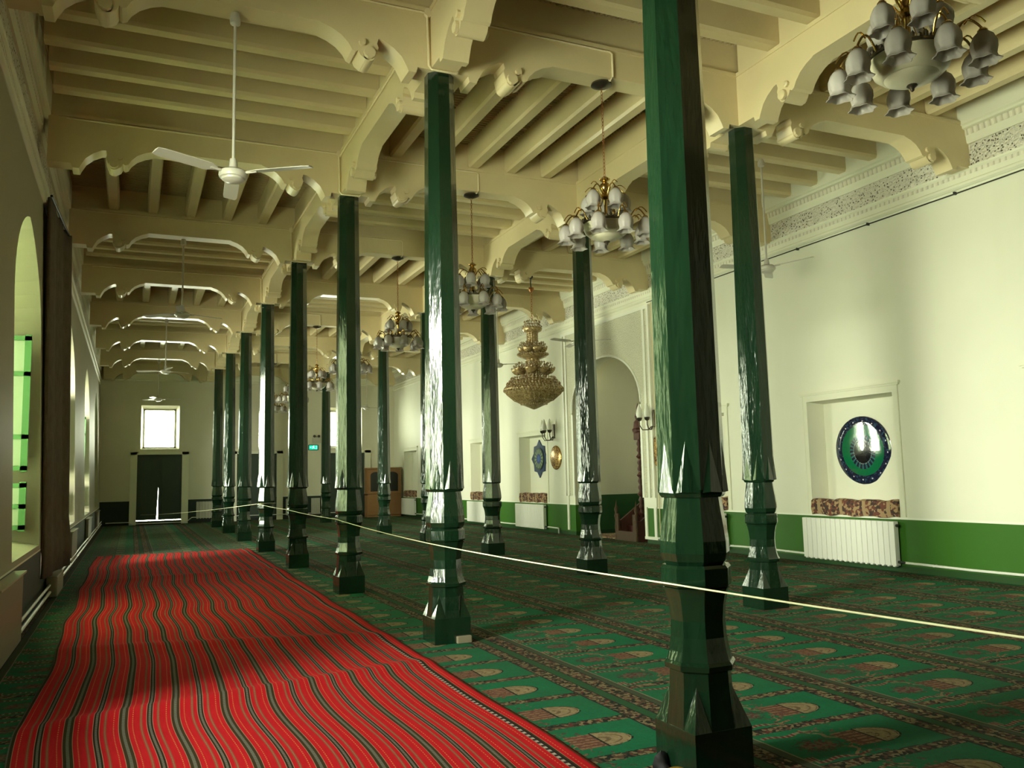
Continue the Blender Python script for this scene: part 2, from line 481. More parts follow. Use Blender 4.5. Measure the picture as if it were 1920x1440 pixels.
fl = struct(MB().box(XL - .1, XR + .1, YN - .1, YF + .1, -.12, 0).build('floor', 'stone'))
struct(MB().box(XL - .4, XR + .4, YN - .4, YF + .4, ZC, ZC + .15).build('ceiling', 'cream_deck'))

# left wall windows  (near edge, far edge)
WIN = [(-.5, 2.55), (5.86, 8.58), (13.3, 15.9), (19.9, 22.5), (26.3, 28.9)]
LEAN = .026                        # the old window wall leans outwards as it rises
WO = -4.36
holes = []
for a, b in WIN:
    inn = pointed(a, b, .78, 3.45, 4.60); out = pointed(a + .16, b - .16, .92, 3.40, 4.45)
    holes.append((inn, out, WO - XL, False))
wl = pierced('wall_left', 'wall_left_shaded_paint', 'x', XL, rect(YN, YF, 0, ZC), holes, -1)
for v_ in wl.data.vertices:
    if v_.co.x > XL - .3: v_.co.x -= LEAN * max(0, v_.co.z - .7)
# right wall niches and mihrab
NICHE = {0: (1.42, 3.16), 1: (5.30, 7.03), 2: (9.18, 10.9), 4: (16.73, 18.46), 5: (20.6, 22.3), 6: (24.5, 26.2), 7: (28.1, 29.75)}
holes = []
for k, (a, b) in NICHE.items():
    holes.append((rect(a, b, .98, 2.60), rect(a + .05, b - .05, .98, 2.57), .30, True))
AL = (11.97, 15.18)
arch_out = roundish(AL[0], AL[1], 0, 3.05, 4.27)
holes.append((arch_out, arch_out, .32, False))
pierced('wall_right', 'wall_right_paint', 'x', XR, rect(YN, YF, 0, ZC), holes, 1)
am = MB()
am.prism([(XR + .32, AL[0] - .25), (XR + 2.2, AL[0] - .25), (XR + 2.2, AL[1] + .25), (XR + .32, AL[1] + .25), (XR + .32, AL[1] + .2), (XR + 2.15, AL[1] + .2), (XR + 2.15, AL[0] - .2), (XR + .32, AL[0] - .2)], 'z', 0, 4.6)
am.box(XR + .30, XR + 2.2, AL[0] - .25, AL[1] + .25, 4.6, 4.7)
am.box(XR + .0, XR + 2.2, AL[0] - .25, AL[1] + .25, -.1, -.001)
struct(am.build('wall_mihrab', 'alcove_shaded_paint'))
# far wall
FW = [(-2.40, -1.05, 2.83, 4.49), (4.70, 6.05, 2.83, 4.49)]
FD = [(-2.50, -.93, .14, 2.62), (1.08, 2.60, .14, 2.62), (4.60, 6.17, .14, 2.62)]
holes = [(rect(a, b, c, d), rect(a + .09, b - .12, c + .05, d - .12), .45, False) for a, b, c, d in FW]
holes += [(rect(a, b, c, d), rect(a, b, c, d), .45, i == 1) for i, (a, b, c, d) in enumerate(FD)]
pierced('wall_far', 'wall_far_shaded_paint', 'y', YF, rect(XL - .7, XR + .7, -.1, ZC), holes, 1)
pierced('wall_near', 'wall_far_shaded_paint', 'y', YN, rect(XL - .7, XR + .7, -.1, ZC), [], -1)

# ------------------------------------------------------------------ ceiling deck, joists, beams
def deck_panel(along_x, name='ceiling_lath'):
    """half round laths under the deck, running across the joists"""
    m = MB(); L = SY / 2 if along_x else SX / 2; W = SX / 2 if along_x else SY / 2
    n = 56; step = 2 * L / n
    prof = []
    for i in range(n):
        for j in range(4):
            prof.append((-L + step * (i + j / 4), -.045 * math.sqrt(max(0, 1 - (2 * j / 4 - 1) ** 2)) if j else 0.))
    prof.append((L, 0.))
    co, fs = [], []
    for a, z in prof:
        co += ([(-W, a, z), (W, a, z)] if along_x else [(a, -W, z), (a, W, z)])
    for i in range(len(prof) - 1): fs.append((2 * i, 2 * i + 1, 2 * i + 3, 2 * i + 2))
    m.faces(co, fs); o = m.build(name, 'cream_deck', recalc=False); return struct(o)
lath = {True: deck_panel(True), False: deck_panel(False)}
def joist_mesh(L):
    m = MB(); h = .085
    prof = [(-h, ZC), (-h, 6.11), (-h + .02, 6.07), (h - .02, 6.07), (h, 6.11), (h, ZC)]
    m.prism(prof, 'y', -L / 2, L / 2); return struct(m.build('ceiling_joist', 'cream_paint'))
jm = {True: joist_mesh(SX - .2), False: joist_mesh(SY - .2)}
used = {True: 0, False: 0}; lused = {True: 0, False: 0}
KS = list(range(-3, 8))
for k in KS:
    for c in range(3):
        cx, cy = -SX / 2 + c * SX, (k + .5) * SY
        jx = (k + c) % 2 == 1                     # joists run across the hall
        # laths run across the joists: profile repeats along the joist
        key = not jx
        o = lath[key] if not lused[key] else lath[key].copy()
        if lused[key]: COL.objects.link(o)
        lused[key] = 1; o.location = (cx, cy, ZC - .001)
        for j in range(5):
            d = (j - 2) * (.60 if jx else .60)
            o = jm[jx] if not used[jx] else jm[jx].copy()
            if used[jx]: COL.objects.link(o)
            used[jx] = 1
            if jx: o.location = (cx, cy + d, 0); o.rotation_euler = (0, 0, pi / 2)
            else: o.location = (cx + d, cy, 0)

HALF = [(0, 5.44), (.26, 5.44), (.275, 5.385), (.35, 5.385), (.37, 5.43), (.42, 5.52), (.50, 5.59), (.60, 5.645), (.645, 5.65), (.66, 5.60), (.645, 5.56),
        (.665, 5.49), (.71, 5.435), (.77, 5.425), (.82, 5.46), (.84, 5.505), (.865, 5.485), (.90, 5.50), (.935, 5.56), (1.0, 5.625), (1.09, 5.675), (1.17, 5.70), (1.20, 5.715)]
def beam_mesh(L, name='ceiling_beam'):
    m = MB(); h = L / 2
    pts = [(-h + a, z) for a, z in HALF] + [(h - a, z) for a, z in reversed(HALF)]
    outline = pts + [(h, ZB), (-h, ZB)]
    m.prism(outline, 'y', -BH, BH)
    m.box(-h, h, -BH + .035, BH - .035, ZB, ZC)            # wall plate above
    m.box(-h, h, -BH - .012, BH + .012, ZB - .03, ZB + .015)
    for sgn in (-1, 1):                                    # carved scroll each side of the pendant
        for yy in (-1, 1):
            x = sgn * (h - .735)
            m.lathe([(.055, -.03), (.06, 0), (.055, .03), (.03, .04)], 10, (x, yy * (BH + .0), 5.49), axis='y')
            m.lathe([(.035, -.03), (.035, .03), (.02, .04)], 8, (x - sgn * .07, yy * BH, 5.58), axis='y')
        x = sgn * (h - .735)
        m.lathe([(.06, -BH), (.06, BH)], 12, (x, 0, 5.475), axis='y')
    o = m.build(name, 'cream_paint', smooth=35)
    return struct(o)
bX = beam_mesh(SX); bY = beam_mesh(SY - 2 * BH)
first = True
for k in range(-1, 9):
    for c in range(3):
        o = bX if first else bX.copy()
        if not first: COL.objects.link(o)
        first = False
        yk = k * SY if k < 8 else YF - BH - .02
        o.location = (-SX / 2 + c * SX, yk, 0)
first = True
for k in KS:
    for r in (0, 1):
        o = bY if first else bY.copy()
        if not first: COL.objects.link(o)
        first = False
        o.location = (r * SX, (k + .5) * SY, 0); o.rotation_euler = (0, 0, pi / 2)

# ------------------------------------------------------------------ cornices
def cornice(name, x, sg, y0, y1):
    """sg = direction into the room"""
    def P(prof): return [(x + sg * a, z) for a, z in prof]
    m = MB()
    m.prism(P([(0, ZC - .01), (.16, ZC - .01), (.16, 6.02), (.13, 6.00), (.13, 5.97), (.10, 5.96), (0, 5.96)]), 'y', y0, y1)
    m.prism(P([(0, 5.88), (.075, 5.88), (.065, 5.80), (.055, 5.77), (0, 5.77)]), 'y', y0, y1)
    m.prism(P([(0, 5.465), (.06, 5.465), (.055, 5.44), (.035, 5.42), (0, 5.42)]), 'y', y0, y1)
    m.prism(P([(0, 5.37), (.03, 5.37), (.03, 5.30), (.045, 5.28), (.045, 5.25), (.02, 5.225), (0, 5.22)]), 'y', y0, y1)
    o = m.build(name, 'white_plaster')
    struct(o)
    f = MB().prism(P([(0, 5.77), (.03, 5.77), (.028, 5.465), (0, 5.465)]), 'y', y0, y1).build('frieze', 'frieze_plaster', o)
    b = MB().prism(P([(0, 5.96), (.085, 5.96), (.08, 5.88), (0, 5.88)]), 'y', y0, y1)
    b.prism(P([(0, 5.42), (.032, 5.42), (.032, 5.37), (0, 5.37)]), 'y', y0, y1)
    b.build('bead_moulding', 'bead_plaster', o)
    return o
cornice('trim_1', XR, -1, YN, YF); cornice('trim_2', XL - LEAN * 4.9, 1, YN, YF)
# far wall cornice
m = MB()
m.prism([(YF, 6.05), (YF - .1, 6.05), (YF - .1, 5.95), (YF - .06, 5.9), (YF - .06, 5.72), (YF - .03, 5.70), (YF - .03, 5.48), (YF - .05, 5.46), (YF - .02, 5.42), (YF, 5.42)], 'x', XL + .02, XR - .02)
struct(m.build('trim_3', 'white_plaster'))

# niche surrounds on the right wall
for n, (k, (a, b)) in enumerate(NICHE.items()):
    m = MB(); x0, x1 = XR - .014, XR + .01
    m.box(x0, x1, a - .10, a, .79, 2.70).box(x0, x1, b, b + .10, .79, 2.70).box(x0, x1, a, b, 2.60, 2.70)
    m.box(x0 - .02, x1, a - .13, b + .13, 2.70, 2.725).box(x0 - .035, x1, a - .15, b + .15, 2.725, 2.76)
    for yy in (a - .094, b + .082): m.box(x0 - .004, x0 + .001, yy, yy + .012, .80, 2.695)
    struct(m.build('trim_%d' % (4 + n), 'white_plaster'))
# mihrab surround
m = MB()
inn = roundish(AL[0], AL[1], 0.0, 3.05, 4.27)
out = [(AL[0] - .36, .98), (AL[0] - .36, 5.05), (AL[1] + .36, 5.05), (AL[1] + .36, .98)]
outline = [(AL[0], .98)] + [p for p in reversed(inn[2:])] + [(AL[1], .98)]
poly = [(AL[1] + .36, .98), (AL[1] + .36, 5.05), (AL[0] - .36, 5.05), (AL[0] - .36, .98)] + [(AL[0], .98)] + list(reversed(inn[2:])) + [(AL[1], .98)]
m.prism(poly, 'x', XR - .035, XR + .01)
o = struct(m.build('trim_20', 'arabesque_plaster'))
m = MB()
for yy in (AL[0] - .44, AL[0] - .26, AL[1] + .20, AL[1] + .36): m.box(XR - .06, XR + .01, yy, yy + .08, .98, 5.05)
m.box(XR - .06, XR + .01, AL[0] - .44, AL[1] + .44, 5.05, 5.13)
for yy in (AL[0], AL[1] - .04):
    m.box(XR - .045, XR + .0, yy - .02, yy + .06, .98, 3.0)
rim = [Vector((XR - .035, p[0], p[1])) for p in inn[2:]]
m.tube(rim, .03, 6)
m.build('border', 'white_gloss', o)
m = MB()
for yy in (AL[0] - .06, AL[0] - .42, AL[1] + .30): m.box(XR - .03, XR + .01, yy, yy + .09, .13, .98)
m.box(XR - .05, XR + .01, AL[0] - .48, AL[0] + .02, .10, .16)
m.box(XR - .035, XR + .0, AL[0] - .45, AL[0] - .02, .78, .98)
struct(m.build('trim_21', 'white_gloss'))
# white pipe under the radiators
m = MB()
def wavy(a, b, n=24): return [(XR - .05, a + (b - a) * i / n, .145 + .006 * sin(i * 1.7)) for i in range(n + 1)]
m.tube(wavy(-6, AL[0] - .5), .018).tube(wavy(AL[1] + .9, YF - .2, 30), .018)
m.tube([(XR - .05, AL[1] + .9, .145), (XR - .05, AL[1] + .86, .14), (XR - .05, AL[1] + .86, 0.01)], .018)
for i in range(12): m.box(XR - .07, XR, -5.4 + i * 1.45, -5.38 + i * 1.45, .13, .16)
tag(m.build('heating_pipe', 'white_enamel', smooth=40), 'white heating pipe running low along the green dado of the right wall', 'pipe')
m = MB()
m.tube([(XL + .07, -5, .09), (XL + .07, 30.9, .11)], .02).tube([(XL + .07, -5, .19), (XL + .07, 30.9, .20)], .016)
tag(m.build('heating_pipe', 'white_enamel', smooth=40), 'pair of pale heating pipes along the foot of the left window wall', 'pipe')
m = MB()
m.tube([(XL + .2, YF - .06, .12), (-2.75, YF - .06, .12), (-2.62, YF - .06, .06), (-.75, YF - .06, .06), (-.55, YF - .06, .22), (6.0, YF - .06, .20)], .016)
tag(m.build('heating_pipe', 'white_enamel', smooth=40), 'thin pale heating pipe along the foot of the far wall', 'pipe')

# ------------------------------------------------------------------ left windows
def shutter(parent, y, x0, x1, z0, z1, rails, name='shutter'):
    """open leaf standing square to the wall at Y=y, between x0 and x1; rails = list of z of the rails"""
    m = MB(); th = .018; st = .075
    m.box(x0, x0 + st, y - th, y + th, z0, z1).box(x1 - st, x1, y - th, y + th, z0, z1)
    zs = [z0 + st * .6] + rails + [z1 - st * .6]
    for z in zs: m.box(x0, x1, y - th, y + th, z - .028, z + .028)
    o = m.build(name, 'green_sash', parent)
    for a, b in zip(zs[:-1], zs[1:]):
        MB().box(x0 + st - .005, x1 - st + .005, y - .004, y + .004, a + .03, b - .03).build('pane', 'frosted_pane', o)
    return o
for i, (a, b) in enumerate(WIN):
    w = bpy.data.objects.new('window_%d' % (i + 1), None); COL.objects.link(w); w.location = (0, 0, 0); struct(w)
    A, B = a + .16, b - .16
    m = MB(); xo, xi = WO - .03, WO + .05
    m.box(xo, xi, A, A + .06, .92, 3.45).box(xo, xi, B - .06, B, .92, 3.45)
    m.box(xo, xi, A, B, .92, .98).box(xo, xi, A, B, 3.39, 3.45).box(xo, xi, A, B, 1.60, 1.66)
    m.build('window_frame', 'green_sash', w)
    if i in (1, 4): MB().box(WO + .0, WO + .008, A - .1, B + .1, .86, 4.5).build('added_dimming_pane', 'dimming_pane' if i == 1 else 'frosted_pane', w)  # unseen panes added to dim the daylight through these two windows
    yy = b - .30
    shutter(w, yy, WO + .05, WO + .50, 1.69, 3.39, [2.12, 2.90])
    shutter(w, yy, WO + .05, WO + .50, .97, 1.57, [1.27])
    yy = a + .20
    shutter(w, yy, WO + .05, WO + .50, 1.69, 3.39, [2.12, 2.90])
    shutter(w, yy, WO + .05, WO + .50, .97, 1.57, [1.27])

# far windows and doors
for i, (a, b, c, d) in enumerate(FW):
    w = bpy.data.objects.new('window_%d' % (6 + i), None); COL.objects.link(w); struct(w)
    A, B, C_, D = a + .09, b - .12, c + .05, d - .12; y0, y1 = YF + .38, YF + .45
    m = MB().box(A, A + .05, y0, y1, C_, D).box(B - .05, B, y0, y1, C_, D).box(A, B, y0, y1, C_, C_ + .05).box(A, B, y0, y1, D - .05, D)
    m.build('window_frame', 'white_gloss', w)
    MB().box(A + .05, B - .05, y0 + .02, y0 + .026, C_ + .05, D - .05).build('pane', 'window_glass', w)
for i, (a, b, c, d) in enumerate(FD):
    dd = bpy.data.objects.new('door_%d' % (i + 1), None); COL.objects.link(dd); struct(dd)
    y0, y1 = YF + .10, YF + .15; mid = a + (b - a) * .48
    gap = .05 if i == 0 else .0
    lowl, lowr = (c + .035, c + .012) if i == 0 else (c, c)
    for s_, poly in (('l', [(a, lowl), (mid - gap, lowl), (mid, 1.42), (mid, d), (a, d)]), ('r', [(mid, c + .028 if i == 0 else c), (b, lowr + .02 if i == 0 else c), (b, d), (mid, d)])):
        leaf = MB().prism(poly, 'y', y0, y1).build('door_leaf', 'door_paint', dd)
        xs = [p[0] for p in poly]; p0, p1 = min(xs) + .12, max(xs) - .14
        pm = MB()
        for z0, z1 in ((.45, 1.1), (1.25, 2.45)):
            pm.box(p0, p1, y0 - .012, y0 + .01, z0, z1)
        pm.build('door_panel', 'door_paint', leaf)
    MB().tube([(mid + .08, y0 - .05, 1.05), (mid + .08, y0 - .05, 1.25)], .012).box(mid + .07, mid + .09, y0 - .05, y0 + .005, 1.05, 1.07).box(mid + .07, mid + .09, y0 - .05, y0 + .005, 1.23, 1.25).build('door_handle', 'dark_metal', dd)
    m = MB(); q = .24
    m.box(a - q, a, YF - .05, YF + .02, 0, d + .10).box(b, b + q, YF - .05, YF + .02, 0, d + .10).box(a - q, b + q, YF - .05, YF + .02, d, d + .10)
    m.build('door_surround', 'white_plaster', dd)

# ------------------------------------------------------------------ pillars
def octo(a, z, t=None):
    t = a * .4142 if t is None else t
    return [(a, -t, z), (a, t, z), (t, a, z), (-t, a, z), (-a, t, z), (-a, -t, z), (-t, -a, z), (t, -a, z)]
def make_pillar():
    root = thing('wooden_pillar', 'x', 'pillar', (0, 0, 0), 0, 'carved green pillars in two rows')
    m = MB(); a = .172
    m.box(-a, a, -a, a, 0, .235)
    m.loft([octo(.171, .20), octo(.160, .30), octo(.149, .42), octo(.146, .505)])
    m.loft([octo(.150, .505), octo(.168, .515), octo(.170, .540), octo(.160, .555)])
    t_ = a * .4142
    for sx in (-1, 1):
        for sy in (-1, 1):
            A_, B_, C_ = (sx * a, sy * a, .234), (sx * a, sy * t_, .234), (sx * t_, sy * a, .234)
            D_ = (sx * .1045, sy * .1045, .44)
            m.faces([A_, B_, C_, D_], [(0, 1, 3), (1, 2, 3), (2, 0, 3)])
    m.build('plinth', 'pillar_paint', root)
    m = MB()
    m.loft([octo(r, z) for r, z in ((.158, .553), (.145, .60), (.134, .67), (.131, .75), (.138, .83), (.152, .895), (.162, .915))])
    m.loft([octo(r, z) for r, z in ((.150, .913), (.166, .922), (.170, .935), (.170, 1.015), (.160, 1.03))])
    m.loft([octo(r, z) for r, z in ((.140, 1.028), (.158, 1.05), (.168, 1.09), (.167, 1.15), (.160, 1.22), (.148, 1.30), (.138, 1.385))])
    m.build('baluster', 'pillar_paint', root)
    m = MB()
    m.loft([octo(r, z) for r, z in ((.150, 1.372), (.160, 1.385), (.166, 1.41), (.165, 1.50), (.163, 1.66), (.158, 2.5), (.150, 3.6), (.140, 4.6), (.133, 5.445))])
    for i in range(8):                                     # leaf shaped points at the shaft foot
        an = i * pi / 4; ca, sa = cos(an), sin(an)
        r_ = .1655; t_ = r_ * .4142
        def Q(rr, tt, z): return (ca * rr - sa * tt, sa * rr + ca * tt, z)
        m.faces([Q(r_, -t_ * .82, 1.395), Q(r_, t_ * .95, 1.395), Q(.163, 0, 1.66), Q(r_ + .022, -t_ * .35, 1.40)], [(0, 3, 2), (3, 1, 2), (0, 1, 3)])
    m.build('shaft', 'pillar_paint', root)
    return root
ORD = ['nearest', 'second', 'third', 'fourth', 'fifth', 'sixth', 'seventh', 'farthest']
pil = make_pillar(); pil.location = (0, 0, 0); pil['label'] = 'nearest tall green octagonal pillar in the left row, thickest in the view'
for k in range(1, 8):
    copy_tree(pil, (0, k * SY, 0), R((k * 37) % 5 - 2) * .5, '%s glossy green carved pillar of the left row, counting from the nearest' % ORD[k])
ob = ['second', 'nearest', 'second', 'third', 'fourth', 'fifth', 'sixth', 'farthest']
for k in range(1, 8):
    copy_tree(pil, (SX, k * SY, 0), R((k * 53) % 5 - 2) * .5, '%s dark green carved pillar in view of the right row by the niche wall' % ob[k])
copy_tree(pil, (SX, 0, 0), 0, 'green pillar of the right row just outside the right edge of the photo')
copy_tree(pil, (0, -SY, 0), 0, 'green pillar of the left row behind the photographer, holding the rope end')
tag(MB().bbox(.03, .165, SY - .215, SY - .17, .012, .075, .006).build('stone_block', 'stone'), 'small pale stone block against the foot of the second left-row pillar', 'block')

# ------------------------------------------------------------------ floor coverings
m = MB().box(XL + .005, XR - .005, YN + .01, YF - .01, .0005, .010)
tag(m.build('prayer_carpet', 'prayer_carpet'), 'green wall-to-wall prayer carpet woven with rows of niches and domed mosques', 'carpet')

def red_cloth():
    me = bpy.data.meshes.new('striped_floor_cloth'); bm = bmesh.new(); uv = bm.loops.layers.uv.new('weave')
    W = 2.86; y0, y1 = -5.5, 16.35; nx, ny = 90, 420
    rnd = random.Random(3)
    ph = [(rnd.uniform(.25, 2.9), rnd.uniform(0, 6.28), rnd.uniform(.4, 1.)) for _ in range(9)]
    def wob(y, u):
        s = 0
        for f, p, a in ph: s += a * sin(f * y * 1.55 + p + u * .35)
        return s * .0068
    def hz(y, u):
        s = sin(2.1 * y + 1.1 * u + 1.2 * sin(.7 * y)) * .5 + sin(3.7 * y - .9 * u + 2.) * .35 + sin(1.3 * u + .8 * y) * .3
        r = math.exp(-((y - 2.35 - .25 * u) / .16) ** 2) * .035 + math.exp(-((y - 5.2 + .3 * u) / .2) ** 2) * .03 + math.exp(-((y - 11.2) / .25) ** 2) * .03
        edge = min(1, (u) / .25, (W - u) / .25)
        return .0135 + max(0, .006 * s + .006 + r * (0.35 + .65 * max(0, edge)))
    g = []
    for j in range(ny + 1):
        y = y0 + (y1 - y0) * j / ny; row = []
        le = -3.262 - .010 * y * .6 + .015 * sin(y * 1.7) + wob(y, 0); re = -.475 + (.0135 * max(0, y)) + wob(y, W) * .8
        for i in range(nx + 1):
            u = W * i / nx; f = i / nx
            x = le + (re - le) * f + wob(y, u) * sin(pi * f)
            yy = y + (0.10 * f if j == ny else 0.) + .02 * sin(u * 5) * (j == ny)
            row.append((bm.verts.new((x, yy, hz(y, u))), u, y))
        g.append(row)
    for j in range(ny):
        for i in range(nx):
            q = [g[j][i], g[j][i + 1], g[j + 1][i + 1], g[j + 1][i]]
            f = bm.faces.new([v[0] for v in q]); f.smooth = True
            for l, v in zip(f.loops, q): l[uv].uv = (v[1], v[2])
    bm.to_mesh(me); bm.free(); me.materials.append(M['striped_cloth'])
    o = bpy.data.objects.new('striped_floor_cloth', me); COL.objects.link(o)
    md = o.modifiers.new('thick', 'SOLIDIFY'); md.thickness = .004; md.offset = 1
    return o
tag(red_cloth(), 'long red striped woven cloth spread wrinkled over the carpet on the left', 'rug')

# ------------------------------------------------------------------ radiators and sill rugs
def radiator(y0, y1, label, wall='right', name='radiator', enamel='white_enamel'):
    yc = (y0 + y1) / 2; L = y1 - y0
    root = thing(name, label, 'radiator', (XR if wall == 'right' else 0, yc, 0), 0, 'sectional radiators along the walls')
    n = max(6, int(round(L / .105))); st = L / n; m = MB()
    for i in range(n):
        a = -L / 2 + i * st
        m.bbox(-.125, -.035, a + .004, a + st - .004, .10, .73, .008)
    for i in range(n): m.box(-.118, -.04, -L / 2 + i * st + st * .3, -L / 2 + i * st + st * .7, .085, .105)
    m.build('fins', enamel, root)
    for z_ in (.14, .66): MB().box(-.11, -.05, -L / 2, L / 2, z_, z_ + .03).build('manifold', enamel, root)
    MB().tube([(-.08, -L / 2, .155), (-.08, -L / 2 - .06, .155), (-.055, -L / 2 - .10, .15)], [.02, .018, .014]).build('valve', 'dark_metal', root)
    MB().tube([(-.08, -L / 2 - .03, .67), (-.08, -L / 2, .67)], .022).build('bleed_cap', 'dark_metal', root)
    for sg in (-1, 1): MB().box(-.05, 0.0, sg * L * .3, sg * L * .3 + .02, .6, .63).build('bracket', enamel, root)
    return root
desc = {0: 'under the niche nearest the camera at right edge', 1: 'under the niche with the round green plate', 2: 'half hidden behind the nearest pillar', 4: 'under the blue star niche left of the mihrab',
        5: 'under the second niche left of the mihrab', 6: 'under the third niche left of the mihrab', 7: 'in the last bay by the wooden cabinet'}
for k, (a, b) in NICHE.items():
    radiator(a + .03, b + .14, 'white sectional radiator on the right wall %s' % desc[k])
    # rug folded over the sill
    rg = MB(); n = 26; L = b - a - .02; rr = random.Random(k)
    top, co, fs = [], [], []
    for i in range(n + 1):
        y = -L / 2 + L * i / n
        s = .012 * sin(i * .8 + k) + .006 * rr.uniform(-1, 1)
        prof = [(-.012, -.20 + s * .7), (-.034 + s * .5, -.20 + s), (-.055 + s * .5, -.11), (-.045, .02 + s * .8), (-.01, .045 + s), (.10, .042 + s), (.22, .02 + s), (.22, .004), (-.0, .004), (-.0, -.05)]
        co += [(p, y, q) for p, q in prof]
    q = 10
    for i in range(n):
        for j in range(q): fs.append((i * q + j, i * q + (j + 1) % q, (i + 1) * q + (j + 1) % q, (i + 1) * q + j))
    fs += [tuple(range(q))[::-1], tuple(n * q + j for j in range(q))]
    rg.faces(co, fs)
    o = rg.build('folded_sill_rug', 'sill_rug', None, (XR - .002, (a + b) / 2, .982), smooth=50)
    tag(o, 'brown patterned rug folded on the sill %s' % desc[k].replace('under ', 'of '), 'rug', 'rugs folded on the niche sills')
# far wall radiators
def far_rad(x0, x1, label):
    o = radiator(-(x1 - x0) / 2, (x1 - x0) / 2, label, enamel='grey_enamel'); o.location = ((x0 + x1) / 2, YF, .08); o.rotation_euler = (0, 0, pi / 2)
far_rad(-.40, .35, 'pale radiator on the far wall just right of the left door')
far_rad(2.95, 3.55, 'pale radiator on the far wall right of the middle door')
far_rad(3.95, 4.30, 'short pale radiator on the far wall below the green exit sign')
# boxed radiator at the left edge under the window
r = thing('radiator', 'grey boxed radiator under the nearest left window at the photo edge', 'radiator', (XL, 5.2, 0), 0, 'sectional radiators along the walls')
m = MB().bbox(.01, .09, -.95, .78, .02, .67, .012); m.build('casing', 'casing_paint', r)
MB().box(.0, .115, -.98, .81, .67, .69).build('cover', 'grey_enamel', r)
def left_rad(y0, y1, lab):
    r = thing('radiator', lab, 'radiator', (XL, (y0 + y1) / 2, 0), 0, 'sectional radiators along the walls'); h = (y1 - y0) / 2
    MB().bbox(.01, .08, -h, h, .08, .66, .012).build('casing', 'casing_paint', r); MB().box(.0, .10, -h - .02, h + .02, .66, .68).build('cover', 'casing_paint', r)
left_rad(13.8, 15.4, 'grey radiator on the left wall just past the hanging quilt')
left_rad(20.3, 22.1, 'grey radiator under the third window of the left wall in view')
left_rad(26.7, 28.5, 'farthest grey radiator on the left wall under its last window')

# ------------------------------------------------------------------ plaques
o = MB().lathe([(.5, .0), (.505, .012), (.495, .018), (.40, .023), (.25, .027), (0.0, .029)], 64, axis='x').build('decorative_plate', 'plate_glaze', None, (XR + .285, 6.18, 1.78), smooth=50)
o.scale = (-1, 1.04, 1.04); o.rotation_euler = (0, R(-2.6), R(3.2))
# keep it facing the room
tag(o, 'round glossy green and navy plate hung in the near right niche', 'wall plate')
rim = MB(); rim.tube([(0, .5 * cos(i * pi / 24), .5 * sin(i * pi / 24)) for i in range(49)], .012, 6); rim.build('rim', 'dark_metal', o)
def star(y, label):
    pts = []
    for i in range(16):
        a = i * pi / 8 + pi / 2; r_ = (.53 if i % 4 == 0 else .49) if i % 2 == 0 else .405
        pts.append((r_ * .95 * cos(a), r_ * sin(a)))
    m = MB().prism(pts, 'x', -.03, 0.0)
    o = m.build('star_plaque', 'star_glaze', None, (XR + .298, y, 1.97))
    tag(o, label, 'wall plaque', 'star plaques in the niches')
    MB().lathe([(.31, -.05), (.31, -.03)], 40, axis='x').build('medallion', 'star_glaze', o)
star(17.74, 'blue star-shaped plaque in the niche left of the mihrab')
star(10.2, 'star-shaped plaque mostly hidden behind the nearest pillar')
for y, lab in ((16.16, 'oval gilt calligraphy medallion left of the mihrab arch'), (11.42, 'oval gilt calligraphy medallion right of the mihrab, cut by the nearest pillar')):
    o = MB().lathe([(.30, 0.), (.31, -.015), (.29, -.03), (0., -.045)], 40, axis='x').build('gilt_medallion', 'gilt_relief', None, (XR, y, 1.96), smooth=60)
    tag(o, lab, 'wall plaque', 'gilt medallions beside the mihrab')
    rm = MB(); rm.tube([(-.01, .3 * cos(i * pi / 20), .3 * sin(i * pi / 20)) for i in range(41)], .016, 6); rm.build('rim', 'brass', o)
# sconces
for y, lab, n in ((16.25, 'bronze wall sconce with pointed glass lamps left of the mihrab arch', 3), (11.55, 'bronze wall sconce with pointed glass lamps right of the mihrab arch', 2)):
    r = thing('wall_sconce', lab, 'wall lamp', (XR, y, 2.62), 0, 'sconces beside the mihrab')
    MB().bbox(-.035, 0, -.06, .06, -.15, .22, .012).build('backplate', 'dark_bronze', r)
    for i in range(n):
        dy = (i - (n - 1) / 2) * .22; dx = -.24 - (.05 if i % 2 else 0)
        pts = [(-.03, 0, -.10), (dx * .4, dy * .4, -.20), (dx * .8, dy * .85, -.20), (dx, dy, -.10), (dx, dy, .0)]
        a = MB().tube(pts, .012, 8).build('arm', 'dark_bronze', r, smooth=50)
        MB().lathe([(.015, -.02), (.045, .0), (.062, .05), (.05, .06)], 14, (dx, dy, 0)).build('cup', 'dark_bronze', a, smooth=50)
        MB().lathe([(.045, .05), (.068, .11), (.066, .17), (.045, .25), (.018, .33), (.0, .36)], 16, (dx, dy, 0)).build('lamp_shade', 'flame_glass', a, smooth=60)

